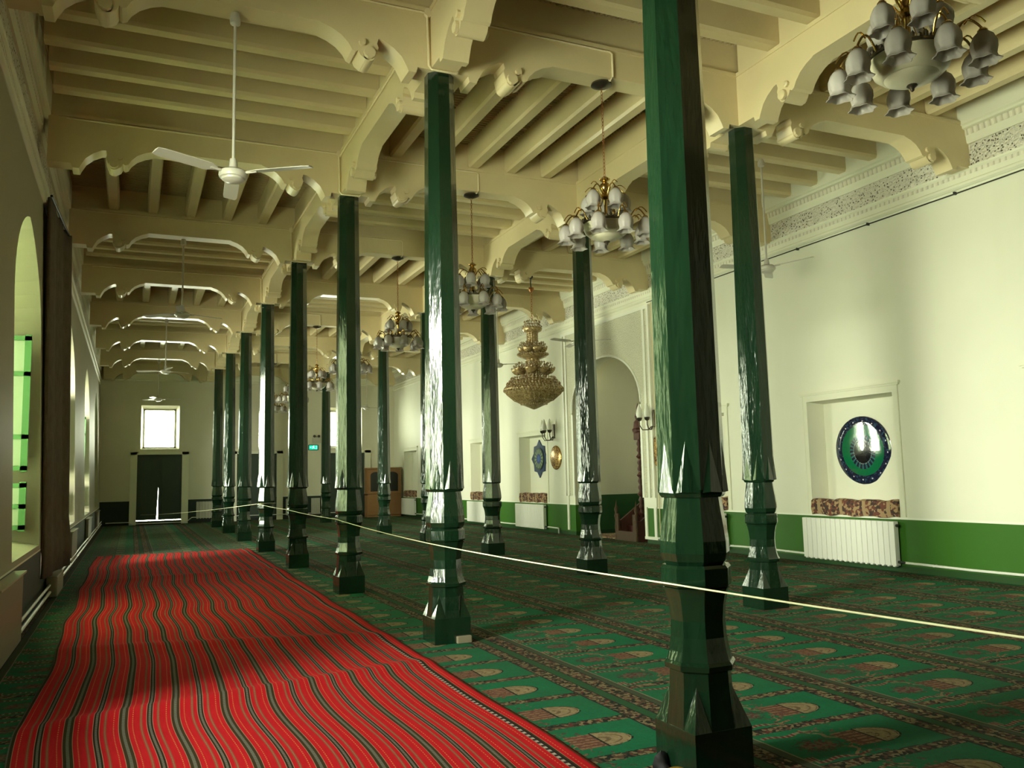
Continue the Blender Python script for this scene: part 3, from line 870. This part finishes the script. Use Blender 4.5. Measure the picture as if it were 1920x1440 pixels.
# ------------------------------------------------------------------ minbar in the alcove
r = thing('pulpit', 'carved dark red wooden pulpit with steps standing inside the mihrab', 'pulpit', (XR + .02, 12.84, 0))
m = MB().bbox(.0, 1.3, -.40, .40, .0, .14, .01).bbox(.28, 1.3, -.38, .38, .14, .32, .01).bbox(.56, 1.3, -.38, .38, .32, .5, .01); m.build('steps', 'red_cloth', r)
for sg in (-1, 1): MB().prism([(.0, .0), (1.3, .0), (1.3, 1.2), (.9, 1.0), (.1, .45), (.0, .45)], 'y', sg * .42 - .03, sg * .42 + .03).build('side_panel', 'carved_wood', r)
m = MB().bbox(-.03, .02, -.42, .42, .0, .22, .01).bbox(-.03, .02, -.42, -.30, .2, .60, .01).bbox(-.03, .02, .30, .42, .2, .60, .01); m.build('front_panel', 'gilt_wood', r)
for sg in (-1, 1):
    m = MB().lathe([(.04, 0), (.045, .1), (.03, .14), (.045, .3), (.03, .45), (.05, .55), (.03, .62), (.05, .70), (.02, .78), (.0, .92)], 12, (0, sg * .42, .0)); m.build('newel_post', 'gilt_wood', r, smooth=60)
m = MB()
prof = [(.075, 0)]
for i in range(16):
    z = .1 + i * .145; prof += [(.035, z), (.06 if i % 3 else .08, z + .05), (.05, z + .09), (.032, z + .13)]
prof += [(.09, 2.45), (.12, 2.55), (.10, 2.7), (.05, 2.75), (.08, 2.82), (.03, 2.95), (.035, 3.02), (.0, 3.15)]
m.lathe(prof, 12, (.62, .33, .0)); m.build('canopy_post', 'carved_wood', r, smooth=50)
m = MB().bbox(.55, .70, .21, .45, 2.28, 2.46, .02).lathe([(.13, 2.46), (.15, 2.52), (.08, 2.6)], 10, (.62, .33, 0)); m.build('canopy', 'carved_wood', r)
tag(MB().bbox(XR + .12, XR + 1.9, 13.35, 15.0, .004, .03, .01).build('kilim_mat', 'sill_rug'), 'dark red patterned mat on the floor inside the mihrab', 'rug')

# cabinet against the far wall
r = thing('bookcase', 'brown wooden bookcase with arched glass doors in the far right corner', 'cabinet', (6.62, 30.05, 0))
W, D, H = .70, .22, 1.97
m = MB().bbox(-W, W, -D, D, .0, .08, .01).bbox(-W - .03, W + .03, -D - .03, D + .02, H - .06, H, .01)
m.box(-W, -W + .04, -D, D, .05, H - .05).box(W - .04, W, -D, D, .05, H - .05).box(-W, W, D - .02, D, .05, H - .05).box(-W, W, -D, D, .88, .92)
m.build('carcass', 'cabinet_wood', r)
for sg in (-1, 1):
    a, b = (-W + .03, -.005) if sg < 0 else (.005, W - .03)
    dr = MB().bbox(a, b, -D - .022, -D, .09, .88, .006).build('door', 'cabinet_wood', r)
    MB().lathe([(.012, -.03), (.016, 0)], 8, ((b - .05 if sg < 0 else a + .05), -D - .02, .6), axis='y').build('knob', 'brass', dr)
    inn = roundish(a + .10, b - .10, 1.02, 1.66, 1.80, 6)
    loop = [(a, .93), (b, .93), (b, H - .07), (a, H - .07)]
    m = MB(); tri = tessellate_polygon([[Vector((p[0], p[1], 0)) for p in l] for l in (loop, inn)])
    fl_ = loop + inn
    for yy in (-D - .022, -D): m.faces([(p[0], yy, p[1]) for p in fl_], [tuple(t_) for t_ in tri])
    n = len(inn); m.faces([(p[0], -D - .022, p[1]) for p in inn] + [(p[0], -D, p[1]) for p in inn], [(i, (i + 1) % n, n + (i + 1) % n, n + i) for i in range(n)])
    dr = m.build('glass_door', 'cabinet_wood', r)
    MB().prism(inn, 'y', -D - .012, -D - .008).build('pane', 'dark_glass', dr)
# exit sign and emergency light
r = thing('exit_sign', 'small green lit running-man exit sign on the far wall', 'sign', (4.04, YF, 2.86))
MB().bbox(-.20, .20, -.05, 0, -.12, .10, .015).build('housing', 'black_iron', r)
MB().box(-.17, .17, -.054, -.05, -.095, .075).build('sign_face', 'sign_green', r)
m = MB()
m.lathe([(.022, -.058), (.022, -.055)], 12, (.015, 0, .045), axis='y')
m.prism([(-.03, .03), (.02, .03), (.03, -.01), (.06, -.05), (.045, -.06), (.005, -.02), (-.03, -.06), (-.06, -.065), (-.06, -.05), (-.035, -.045), (-.01, -.0), (-.05, .0), (-.06, .02)], 'y', -.058, -.0545)
m.prism([(.09, .05), (.13, .05), (.13, -.07), (.09, -.07), (.09, -.055), (.115, -.055), (.115, .035), (.09, .035)], 'y', -.058, -.0545)
m.prism([(-.15, .0), (-.11, .03), (-.11, .01), (-.075, .01), (-.075, -.01), (-.11, -.01), (-.11, -.03)], 'y', -.058, -.0545)
m.build('running_man', 'sign_white', r)
r = thing('emergency_light', 'twin-lamp emergency light box above the exit sign', 'lamp', (4.17, YF + .004, 3.19))
MB().bbox(-.16, .16, -.08, 0, -.16, .06, .01).build('battery_box', 'grey_enamel', r)
for sg in (-1, 1): MB().lathe([(.03, .0), (.05, -.03), (.055, -.07), (.0, -.075)], 14, (sg * .09, -.0, .115), axis='y').build('lamp_head', 'dark_metal', r, smooth=40)

# ------------------------------------------------------------------ curtain on the left wall
m = MB(); n = 36; co, fs = [], []
for i in range(n + 1):
    f = i / n; y = 8.75 + 2.0 * f
    for j in range(15):
        g = j / 14; z = .34 + (4.98 + .03 * sin(f * 40)) * g
        x = XL + .02 - LEAN * max(0, z - .7) * .7 + .075 * f + .03 * abs(sin(f * 7.5 + .4 * g)) + .02 * (1 - g) * sin(f * 9)
        x += .05 * math.exp(-((f - 1.0) / .12) ** 2) + (.05 * math.exp(-((g - .04) / .05) ** 2)) * f
        co.append((x, y, z))
for i in range(n):
    for j in range(14): fs.append((i * 15 + j, i * 15 + j + 1, (i + 1) * 15 + j + 1, (i + 1) * 15 + j))
m.faces(co, fs)
r = thing('door_curtain', 'heavy dark brown quilt hanging over the doorway of the left wall', 'curtain', (0, 0, 0))
cu = m.build('quilt', 'door_quilt', r, smooth=60, recalc=False)
md = cu.modifiers.new('t', 'SOLIDIFY'); md.thickness = .035; md.offset = 0
m = MB().tube([(XL - .02, 8.7, 5.33), (XL + .08, 10.85, 5.33)], .018, 8); m.build('rod', 'dark_metal', r)
m = MB().bbox(XL + .02, XL + .16, 9.4, 10.5, .03, .30, .02)
tag(m.build('storage_box', 'casing_paint'), 'low dull grey-brown box on the floor below the hanging quilt', 'box')

# ------------------------------------------------------------------ rope
pts = []
def sag(p, q, s, n=12):
    out = []
    for i in range(n):
        f = i / n; out.append((p[0] + (q[0] - p[0]) * f, p[1] + (q[1] - p[1]) * f, p[2] + (q[2] - p[2]) * f - s * 4 * f * (1 - f)))
    return out
stops = [(-.185, -SY, 1.035), (-.182, 0.0, .94), (-.182, SY, .906), (-.18, 2 * SY, .985), (-.182, 3 * SY, 1.01), (-.182, 4 * SY - .1, 1.035)]
for a, b in zip(stops[:-1], stops[1:]): pts += sag(a, b, .012)
pts.append(stops[-1])
pts += [(-.13, 4 * SY - .19, 1.04), (.1, 4 * SY - .19, 1.045), (.19, 4 * SY - .08, 1.04), (.18, 4 * SY + .1, 1.035), (-.05, 4 * SY + .185, 1.03), (-.17, 4 * SY + .08, 1.03)]
pts += sag((-.19, 4 * SY, 1.03), (-2.35, YF - .05, .38), .05, 20) + [(-2.35, YF - .05, .38)]
tag(MB().tube(pts, .0045, 6).build('barrier_rope', 'rope_fibre', smooth=60), 'thin cream rope strung at waist height along the left pillar row', 'rope')

# ------------------------------------------------------------------ things at the foot of the nearest pillar
m = MB(); rr = random.Random(5); bm2 = bmesh.new(); bmesh.ops.create_icosphere(bm2, subdivisions=3, radius=.07)
for v_ in bm2.verts:
    f = 1 + .18 * sin(v_.co.x * 60) * cos(v_.co.y * 50) + .1 * rr.uniform(-1, 1); v_.co = Vector((v_.co.x * f, v_.co.y * f * .9, max(-.03, v_.co.z * f * .7)))
m.join(bm2); tag(m.build('crumpled_bag', 'amber_cloth', None, (-.27, -.14, .042), smooth=60), 'crumpled amber wrapper lying at the foot of the nearest pillar', 'bag')
m = MB(); bm2 = bmesh.new(); bmesh.ops.create_icosphere(bm2, subdivisions=3, radius=.07)
for v_ in bm2.verts: f = 1 + .22 * sin(v_.co.y * 70 + v_.co.z * 40) + .08 * rr.uniform(-1, 1); v_.co = Vector((v_.co.x * .5 * f, v_.co.y * .75 * f, max(-.035, v_.co.z * .75 * f - abs(v_.co.y) * .5)))
m.join(bm2); tag(m.build('cloth_bundle', 'black_cloth', None, (-.205, .08, .046), smooth=60), 'small black cloth bundle tucked against the nearest pillar base', 'bundle')

# ------------------------------------------------------------------ conduits
for k in range(1, 8):
    Y = k * SY - BH - .012; m = MB(); r_ = .012
    m.tube([(XL + .2, Y, 6.0), (-.16, Y, 6.0)], r_, 6)
    m.tube([(.145, Y, 5.44), (.145, Y, 6.0)], r_, 6) if k % 2 else None
    m.tube([(.15, Y, 6.0), (1.89, Y, 6.0), (1.92, Y, 5.98), (1.92, Y, 5.72), (1.90, Y + .03, 5.695), (1.86, Y + .09, 5.695)], r_, 6)
    m.tube([(-.165, Y - .01, 6.0), (-.158, Y - .02, 5.46), (-.13, Y - .03, 5.42), (.12, Y - .03, 5.42), (.15, Y - .02, 5.47)], r_, 6)
    if k > 1: tag(MB().tube([(-BH - .015, Y - .03, 5.98), (-BH - .015, (k - 1) * SY + .16, 5.98)], r_, 6).build('cable_conduit', 'pipe_paint', smooth=50),
        'cream cable conduit along the lengthwise beam before the %s left-row pillar' % ORD[k], 'conduit', 'conduits along the lengthwise beams')
    m.lathe([(.045, -.02), (.045, .02)], 10, (-.155, Y - .01, 6.0), axis='y')
    tag(m.build('cable_conduit', 'pipe_paint', smooth=50), 'cream cable conduit on the ceiling beam over the %s left-row pillar' % ORD[k], 'conduit', 'conduits along the cross beams')
m = MB()
m.tube([(XR - .03, -3, 5.19), (XR - .03, 4, 5.17), (XR - .03, 8, 5.19), (XR - .03, 11.6, 5.18)], .009, 6)
for i in range(9): m.box(XR - .05, XR, -2 + i * 1.5, -1.98 + i * 1.5, 5.16, 5.20)
tag(m.build('wall_cable', 'dark_metal', smooth=50), 'dark cable running under the carved frieze of the right wall', 'cable')
m = MB()
for i, dy in enumerate((0., .09, .2)): m.tube([(XR - .03, 11.25 + dy, 5.15), (XR - .03, 11.22 + dy, 2.9 if i < 2 else .2)], .012, 6)
tag(m.build('cable_conduit', 'pipe_paint', smooth=50), 'three vertical cable conduits on the wall right of the mihrab', 'conduit')

# ------------------------------------------------------------------ chandeliers
def arc_pts(r0, r1, z0, z1, lift, a, n=8):
    out = []
    for i in range(n + 1):
        f = i / n; rr = r0 + (r1 - r0) * f; z = z0 + (z1 - z0) * f + lift * sin(pi * f)
        out.append((rr * cos(a), rr * sin(a), z))
    return out
def shade_mesh(c, a, parent):
    m = MB()
    fl = lambda an, z: (.12 * cos(6 * an) if z < -.145 else (.03 * cos(6 * an)))
    m.lathe([(r_ * 1.14, z_ * 1.12) for r_, z_ in ((.0, 0), (.025, -.0), (.05, -.025), (.066, -.065), (.066, -.10), (.053, -.135), (.057, -.152), (.078, -.170), (.074, -.172), (.050, -.146), (.055, -.13), (.058, -.09), (.03, -.02), (.0, -.012))], 24, c, flute=fl)
    m.build('lamp_shade', 'shade_glass', parent, smooth=70)
def make_chandelier():
    root = thing('chandelier', 'x', 'chandelier', (0, 0, 0), 0, 'glass shade chandeliers down the middle aisle')
    Zb = 5.70
    MB().lathe([(.0, .02), (.11, .0), (.115, -.02), (.05, -.05), (.0, -.055)], 20, (0, 0, Zb)).build('ceiling_rose', 'dark_bronze', root, smooth=40)
    m = MB(); z = Zb - .05; i = 0
    while z > 4.66:
        pts = [(.011 * cos(t_) * (i % 2 == 0), .011 * cos(t_) * (i % 2), z - .02 + .024 * sin(t_)) for t_ in [j * pi / 4 for j in range(9)]]
        m.tube(pts, .0035, 4, caps=False); z -= .038; i += 1
    m.build('chain', 'copper_chain', root)
    m = MB().lathe([(.0, 4.66), (.02, 4.66), (.06, 4.63), (.055, 4.62), (.02, 4.60), (.05, 4.575), (.062, 4.54), (.05, 4.505), (.025, 4.48), (.045, 4.46), (.05, 4.43), (.03, 4.41), (.018, 4.40), (.018, 4.26), (.03, 4.24), (.016, 4.22), (.016, 4.10), (.03, 4.08), (.0, 4.06)], 16)
    m.build('stem', 'brass', root, smooth=50)
    m = MB().lathe([(.245, 4.165), (.262, 4.15), (.262, 4.135), (.245, 4.13)], 40)
    for i in range(40):
        a = i * 2 * pi / 40; h = .03 + .018 * (i % 2)
        m.lathe([(.012, 0), (.015, h * .5), (.0, h)], 5, (.25 * cos(a), .25 * sin(a), 4.155))
    for i in range(4):
        a = i * pi / 2 + .4; m.tube([(.02 * cos(a), .02 * sin(a), 4.12), (.25 * cos(a), .25 * sin(a), 4.14)], .008, 5)
    m.build('crown_rim', 'dark_bronze', root, smooth=40)
    m = MB().lathe([(.25, 4.135), (.248, 4.10), (.225, 4.045), (.18, 4.005), (.165, 4.003), (.16, 3.995), (.12, 3.975), (.06, 3.955), (.0, 3.95), (.0, 3.96), (.06, 3.965), (.15, 4.01), (.22, 4.06), (.24, 4.13)], 40)
    bowl = m.build('bowl', 'bowl_glass', root, smooth=50)
    MB().lathe([(.03, 3.955), (.035, 3.945), (.015, 3.93), (.012, 3.915), (.0, 3.905)], 12).build('finial', 'dark_bronze', bowl, smooth=50)
    for i in range(9):
        a = i * 2 * pi / 9 + .2; ra = .43 if i % 2 else .40
        am_ = MB().tube(arc_pts(.25, ra, 4.14, 4.165, .10, a), .008, 6)
        am_.lathe([(.0, .02), (.02, .015), (.032, 0), (.02, -.01)], 10, (ra * cos(a), ra * sin(a), 4.15))
        am_.tube(arc_pts(.33, ra + .02, 4.23, 4.20, .05, a, 5), .006, 5)
        arm = am_.build('arm', 'brass', root, smooth=60); shade_mesh((ra * cos(a), ra * sin(a), 4.145), a, arm)
    for i in range(5):
        a = i * 2 * pi / 5 + .55; ra = .20
        am_ = MB().tube(arc_pts(.035, ra, 4.44, 4.485, .09, a), .007, 6)
        am_.lathe([(.0, .02), (.02, .015), (.03, 0), (.02, -.01)], 10, (ra * cos(a), ra * sin(a), 4.475))
        am_.tube(arc_pts(.12, ra + .03, 4.55, 4.53, .03, a, 5), .005, 5)
        arm = am_.build('arm', 'brass', root, smooth=60); shade_mesh((ra * cos(a), ra * sin(a), 4.47), a, arm)
    m = MB()
    for i in range(4):
        a = i * pi / 2 + .1; m.lathe([(.012, .0), (.018, -.03), (.016, -.06), (.0, -.065)], 8, (.12 * cos(a), .12 * sin(a), 4.27)); m.tube([(.03 * cos(a), .03 * sin(a), 4.42), (.12 * cos(a), .12 * sin(a), 4.27)], .004, 5)
    m.build('bulb_holder', 'brass', root)
    return root
ch = make_chandelier(); ch.location = (SX / 2, 0, 0)
CO = ['nearest', 'second', 'third', 'fourth', 'fifth', 'sixth', 'seventh', 'farthest']
ch['label'] = 'nearest glass-shade chandelier, large at the upper right of the photo'
for k in range(1, 8):
    copy_tree(ch, (SX / 2, k * SY, 0), k * .7 + 1.0, '%s brass chandelier with frosted tulip shades, counting from the camera' % CO[k])

# crystal chandelier before the mihrab
r = thing('crystal_chandelier', 'tall tiered gold crystal chandelier hanging before the mihrab arch', 'chandelier', (5.60, 13.57, 0))
MB().lathe([(.02, 6.09), (.05, 6.07), (.05, 6.03), (.01, 6.0)], 10).tube([(0, 0, 6.05), (0, .02, 5.9), (0, 0, 5.78)], .012, 6).build('hook', 'black_iron', r)
m = MB(); z = 5.80; i = 0
while z > 5.05:
    pts = [(.02 * cos(t_) * (i % 2 == 0), .02 * cos(t_) * (i % 2), z - .03 + .036 * sin(t_)) for t_ in [j * pi / 4 for j in range(9)]]
    m.tube(pts, .006, 4, caps=False); z -= .055; i += 1
m.lathe([(.06, 5.80), (.065, 5.76), (.03, 5.70)], 10)
m.build('chain', 'copper_chain', r)
flut = lambda n, d: (lambda a, z: d * cos(n * a))
def bead_ring(m, rad, z, n, s, drop=1.6):
    for i in range(n):
        a = 2 * pi * i / n; x, y = rad * cos(a), rad * sin(a)
        m.faces([(x + s, y, z), (x, y + s, z), (x - s, y, z), (x, y - s, z), (x, y, z + s * 1.1), (x, y, z - s * drop)],
                [(0, 1, 4), (1, 2, 4), (2, 3, 4), (3, 0, 4), (1, 0, 5), (2, 1, 5), (3, 2, 5), (0, 3, 5)])
m = MB().lathe([(.0, 2.99), (.04, 3.0), (.25, 3.09), (.45, 3.20), (.60, 3.33), (.665, 3.42), (.675, 3.455), (.64, 3.47), (.60, 3.46), (.0, 3.30)], 96, flute=lambda a, z: .028 * cos(32 * a) * (z > 3.15))
m.build('bowl', 'crystal_gold', r, smooth=60)
m = MB()
for rad, z, n, s in ((.675, 3.42, 64, .022), (.66, 3.47, 60, .026), (.62, 3.52, 56, .024), (.28, 3.76, 28, .026), (.35, 4.25, 40, .02), (.60, 3.58, 52, .03), (.55, 3.64, 46, .024), (.50, 3.70, 40, .03), (.45, 3.20, 60, .012), (.30, 3.11, 40, .012)): bead_ring(m, rad, z, n, s)
m.build('crystal_beads', 'crystal_bead', r)['kind'] = 'stuff'
m = MB().lathe([(.60, 3.46), (.56, 3.56), (.50, 3.66), (.40, 3.68), (.2, 3.66), (.12, 3.70)], 48); m.build('upper_dish', 'crystal_gold', r, smooth=40)
def tier(z0, rad, n, pr, name):
    m = MB()
    for i in range(n):
        a = 2 * pi * i / n + .2; c = (rad * cos(a), rad * sin(a), z0)
        m.lathe([(.0, -.10), (pr * .5, -.08), (pr * .9, -.02), (pr, .03), (pr * .9, .035), (0, .0)], 20, c, flute=lambda an, z: .05 * cos(8 * an))
        m.tube([(.08 * cos(a), .08 * sin(a), z0 + .12), (rad * cos(a), rad * sin(a), z0)], .01, 5)
    o = m.build(name, 'crystal_gold', r, smooth=60)
    m = MB()
    for i in range(n):
        a = 2 * pi * i / n + .2; c = (rad * cos(a), rad * sin(a))
        for rr_, zz, nn, ss in ((pr * .95, z0 + .05, 12, .018), (pr * .6, z0 + .11, 8, .022), (pr * .3, z0 + .16, 5, .02)):
            for j in range(nn):
                b = 2 * pi * j / nn; x, y = c[0] + rr_ * cos(b), c[1] + rr_ * sin(b)
                s = ss
                m.faces([(x + s, y, zz), (x, y + s, zz), (x - s, y, zz), (x, y - s, zz), (x, y, zz + s * 1.2), (x, y, zz - s * 1.6)],
                        [(0, 1, 4), (1, 2, 4), (2, 3, 4), (3, 0, 4), (1, 0, 5), (2, 1, 5), (3, 2, 5), (0, 3, 5)])
    m.build('crystal_drops', 'crystal_bead', o)['kind'] = 'stuff'
tier(3.88, .36, 8, .145, 'lower_lamp_ring'); tier(4.22, .0, 1, .36, 'middle_dish')
tier(4.36, .23, 7, .115, 'upper_lamp_ring')
m = MB().lathe([(.12, 3.66), (.16, 3.80), (.14, 4.15), (.11, 4.3), (.10, 4.7), (.13, 4.76)], 24, flute=flut(12, .06)); m.build('stem', 'crystal_gold', r, smooth=50)
m = MB()
for i in range(10):
    bead_ring(m, .125, 4.42 + i * .034, 14, .014, 1.2); bead_ring(m, .17, 3.72 + i * .04, 16, .016, 1.2)
m.build('crystal_strands', 'crystal_bead', r)['kind'] = 'stuff'
m = MB().lathe([(.10, 4.74), (.20, 4.78), (.225, 4.84), (.21, 4.87), (.0, 4.83)], 32, flute=flut(16, .03)); cr_ = m.build('crown', 'crystal_gold', r, smooth=60)
m = MB()
for rad, z, n, s in ((.215, 4.89, 22, .02), (.17, 4.94, 18, .022), (.18, 5.0, 18, .02), (.11, 5.03, 10, .02)): bead_ring(m, rad, z, n, s)
m.build('crystal_drops', 'crystal_bead', cr_)['kind'] = 'stuff'

# ------------------------------------------------------------------ ceiling fans
def make_fan():
    root = thing('ceiling_fan', 'x', 'fan', (0, 0, 0), 0, 'white ceiling fans')
    MB().lathe([(.0, .0), (.035, -.0), (.05, -.05), (.045, -.10), (.015, -.12), (.0, -.12)], 16).build('ceiling_cup', 'fan_enamel', root, smooth=50)
    rod = MB().tube([(0, 0, -.10), (0, 0, -1.0)], .014, 8).build('rod', 'fan_enamel', root, smooth=50)
    m = MB().lathe([(.0, .12), (.03, .12), (.04, .03), (.09, .02), (.12, -.0), (.125, -.03), (.115, -.05), (.10, -.055), (.095, -.07), (.07, -.085), (.0, -.09)], 28)
    mo = m.build('motor', 'fan_enamel', root, smooth=40)
    for i in range(3):
        a = i * 2 * pi / 3; m = MB()
        def Q(rr, w, z): return (rr * cos(a) - w * sin(a), rr * sin(a) + w * cos(a), z)
        secs = []
        for rr, w0, w1, tz in ((.17, -.03, .03, .004), (.24, -.065, .06, .012), (.45, -.068, .06, .012), (.66, -.066, .058, .012), (.72, -.05, .05, .010)):
            secs.append([Q(rr, w0, -.01 - tz), Q(rr, w1, -.01 + tz), Q(rr, w1, -.004 + tz), Q(rr, (w0 + w1) / 2, .004), Q(rr, w0, -.004 - tz)])
        m.loft(secs); b = m.build('blade', 'fan_enamel', root)
        MB().tube([Q(.10, 0, -.01), Q(.22, 0, -.006)], .014, 6).build('bracket', 'fan_enamel', b)
    return root
fan = make_fan()
FANS = [(-1.93, SY, 5.70, 4.22, -33, 'nearest white ceiling fan on a long rod in the left bay'),
        (-1.96, 3 * SY, 5.70, 4.40, -96, 'second white ceiling fan from the camera in the left bays'),
        (-1.96, 5 * SY, 5.70, 4.37, -82, 'third white ceiling fan, in front of the far wall at left'),
        (-1.92, 7 * SY, 5.70, 4.37, 10, 'farthest white ceiling fan, just above the bright far window'),
        (5.70, 1.5 * SY, 6.07, 4.45, -73, 'nearest white ceiling fan of the right bays, beside the first right-row pillar'),
        (5.68, 3 * SY, 5.70, 4.25, 198, 'white ceiling fan left of the mihrab top, behind the second right-row pillar'),
        (5.57, 4 * SY, 5.70, 4.28, -27, 'white ceiling fan seen just left of the gold crystal chandelier'),
        (5.72, 7.5 * SY, 6.07, 4.33, 0, 'small distant white ceiling fan above the wooden bookcase')]
for i, (x, y, zt, zf, a, lab) in enumerate(FANS):
    f = fan if i == 0 else copy_tree(fan)
    f.location = (x, y, zf); f['label'] = lab; f.rotation_euler = (0, 0, R(a))
    for c in f.children:
        n = c.name.split('.')[0]
        if n == 'ceiling_cup': c.location = (0, 0, zt - zf)
        if n == 'rod':
            L = zt - zf - .10
            c.location = (0, 0, L + .15); c.scale = (1, 1, (L + .05) / .9 * 1.0); c.location = (0, 0, L + .05 + .1 * c.scale[2] - .0)

# ------------------------------------------------------------------ light: bright overcast sky through the windows
w = bpy.data.worlds.new('sky'); S.world = w; w.use_nodes = True
nt = w.node_tree; bg = nt.nodes['Background']
tc = nt.nodes.new('ShaderNodeTexCoord'); sp = nt.nodes.new('ShaderNodeSeparateXYZ'); nt.links.new(tc.outputs['Generated'], sp.inputs[0])
zz = E(nt, sp.outputs[2])
# sunlit court beyond the shade of the porch: bright from a little below to a little above the horizon
ground = mixc(nt, (.03, .032, .02), (.92, 1.0, .72), ((zz + .50) * 7).clamp())
colr = mixc(nt, ground, (.05, .06, .045), ((zz - .20) * 7).clamp())
nt.links.new(colr, bg.inputs['Color'])
bg.inputs['Strength'].default_value = 38.0
def portal(loc, rot, sx, sy):
    l = bpy.data.lights.new('daylight_portal', 'AREA'); l.shape = 'RECTANGLE'; l.size = sx; l.size_y = sy
    l.cycles.is_portal = True
    o = bpy.data.objects.new('daylight_portal', l); COL.objects.link(o); o.location = loc; o.rotation_euler = rot
for a, b in WIN: portal((WO - .04, (a + b) / 2, 2.68), (0, -pi / 2, 0), 3.6, b - a - .3)
for a, b, c, d in FW: portal(((a + b) / 2, YF + .47, (c + d) / 2), (-pi / 2, 0, 0), b - a, d - c)

# disc lamps added outside two windows in place of slanting light from open sky
def sky_lamp(loc, target, size, power, col=(1., 1., .86)):
    l = bpy.data.lights.new('added_sky_lamp', 'AREA'); l.shape = 'DISK'; l.size = size; l.energy = power; l.color = col
    o = bpy.data.objects.new('added_sky_lamp', l); COL.objects.link(o); o.location = loc
    d = Vector(target) - Vector(loc); o.rotation_euler = d.to_track_quat('-Z', 'Y').to_euler()
sky_lamp((-9.2, -.4, 4.7), (-1.5, 2.0, 0.2), 2.2, 1500)
sky_lamp((-9.2, 11.0, 4.6), (-1.5, 15.5, 0.2), 2.2, 2000)

# ------------------------------------------------------------------ camera
f_, yaw, pitch, roll = 1591.6, .42164, .10832, -.02281
cy, sy_ = cos(yaw), sin(yaw); cp, sp_ = cos(pitch), sin(pitch)
fw = Vector((sy_ * cp, cy * cp, sp_)); rt = Vector((cy, -sy_, 0)); up = rt.cross(fw)
r2 = rt * cos(roll) + up * sin(roll); u2 = -rt * sin(roll) + up * cos(roll)
cam = bpy.data.cameras.new('camera'); cam.lens = f_ * 36 / 1920; cam.sensor_width = 36; cam.clip_end = 200
co = bpy.data.objects.new('camera', cam); COL.objects.link(co)
mt = Matrix(((r2.x, u2.x, -fw.x, -2.6874), (r2.y, u2.y, -fw.y, -3.7135), (r2.z, u2.z, -fw.z, 1.5), (0, 0, 0, 1)))
co.matrix_world = mt; S.camera = co

S.view_settings.view_transform = 'Standard'; S.view_settings.look = 'None'; S.view_settings.gamma = 1; S.view_settings.use_curve_mapping = False
S.view_settings.exposure = 0.1
S.cycles.max_bounces = 9; S.cycles.diffuse_bounces = 7; S.cycles.glossy_bounces = 4; S.cycles.transparent_max_bounces = 8
S.cycles.use_adaptive_sampling = True; S.cycles.adaptive_threshold = 0.02; S.cycles.use_denoising = True; S.cycles.caustics_reflective = False; S.cycles.caustics_refractive = False
S.cycles.sample_clamp_indirect = 6.0
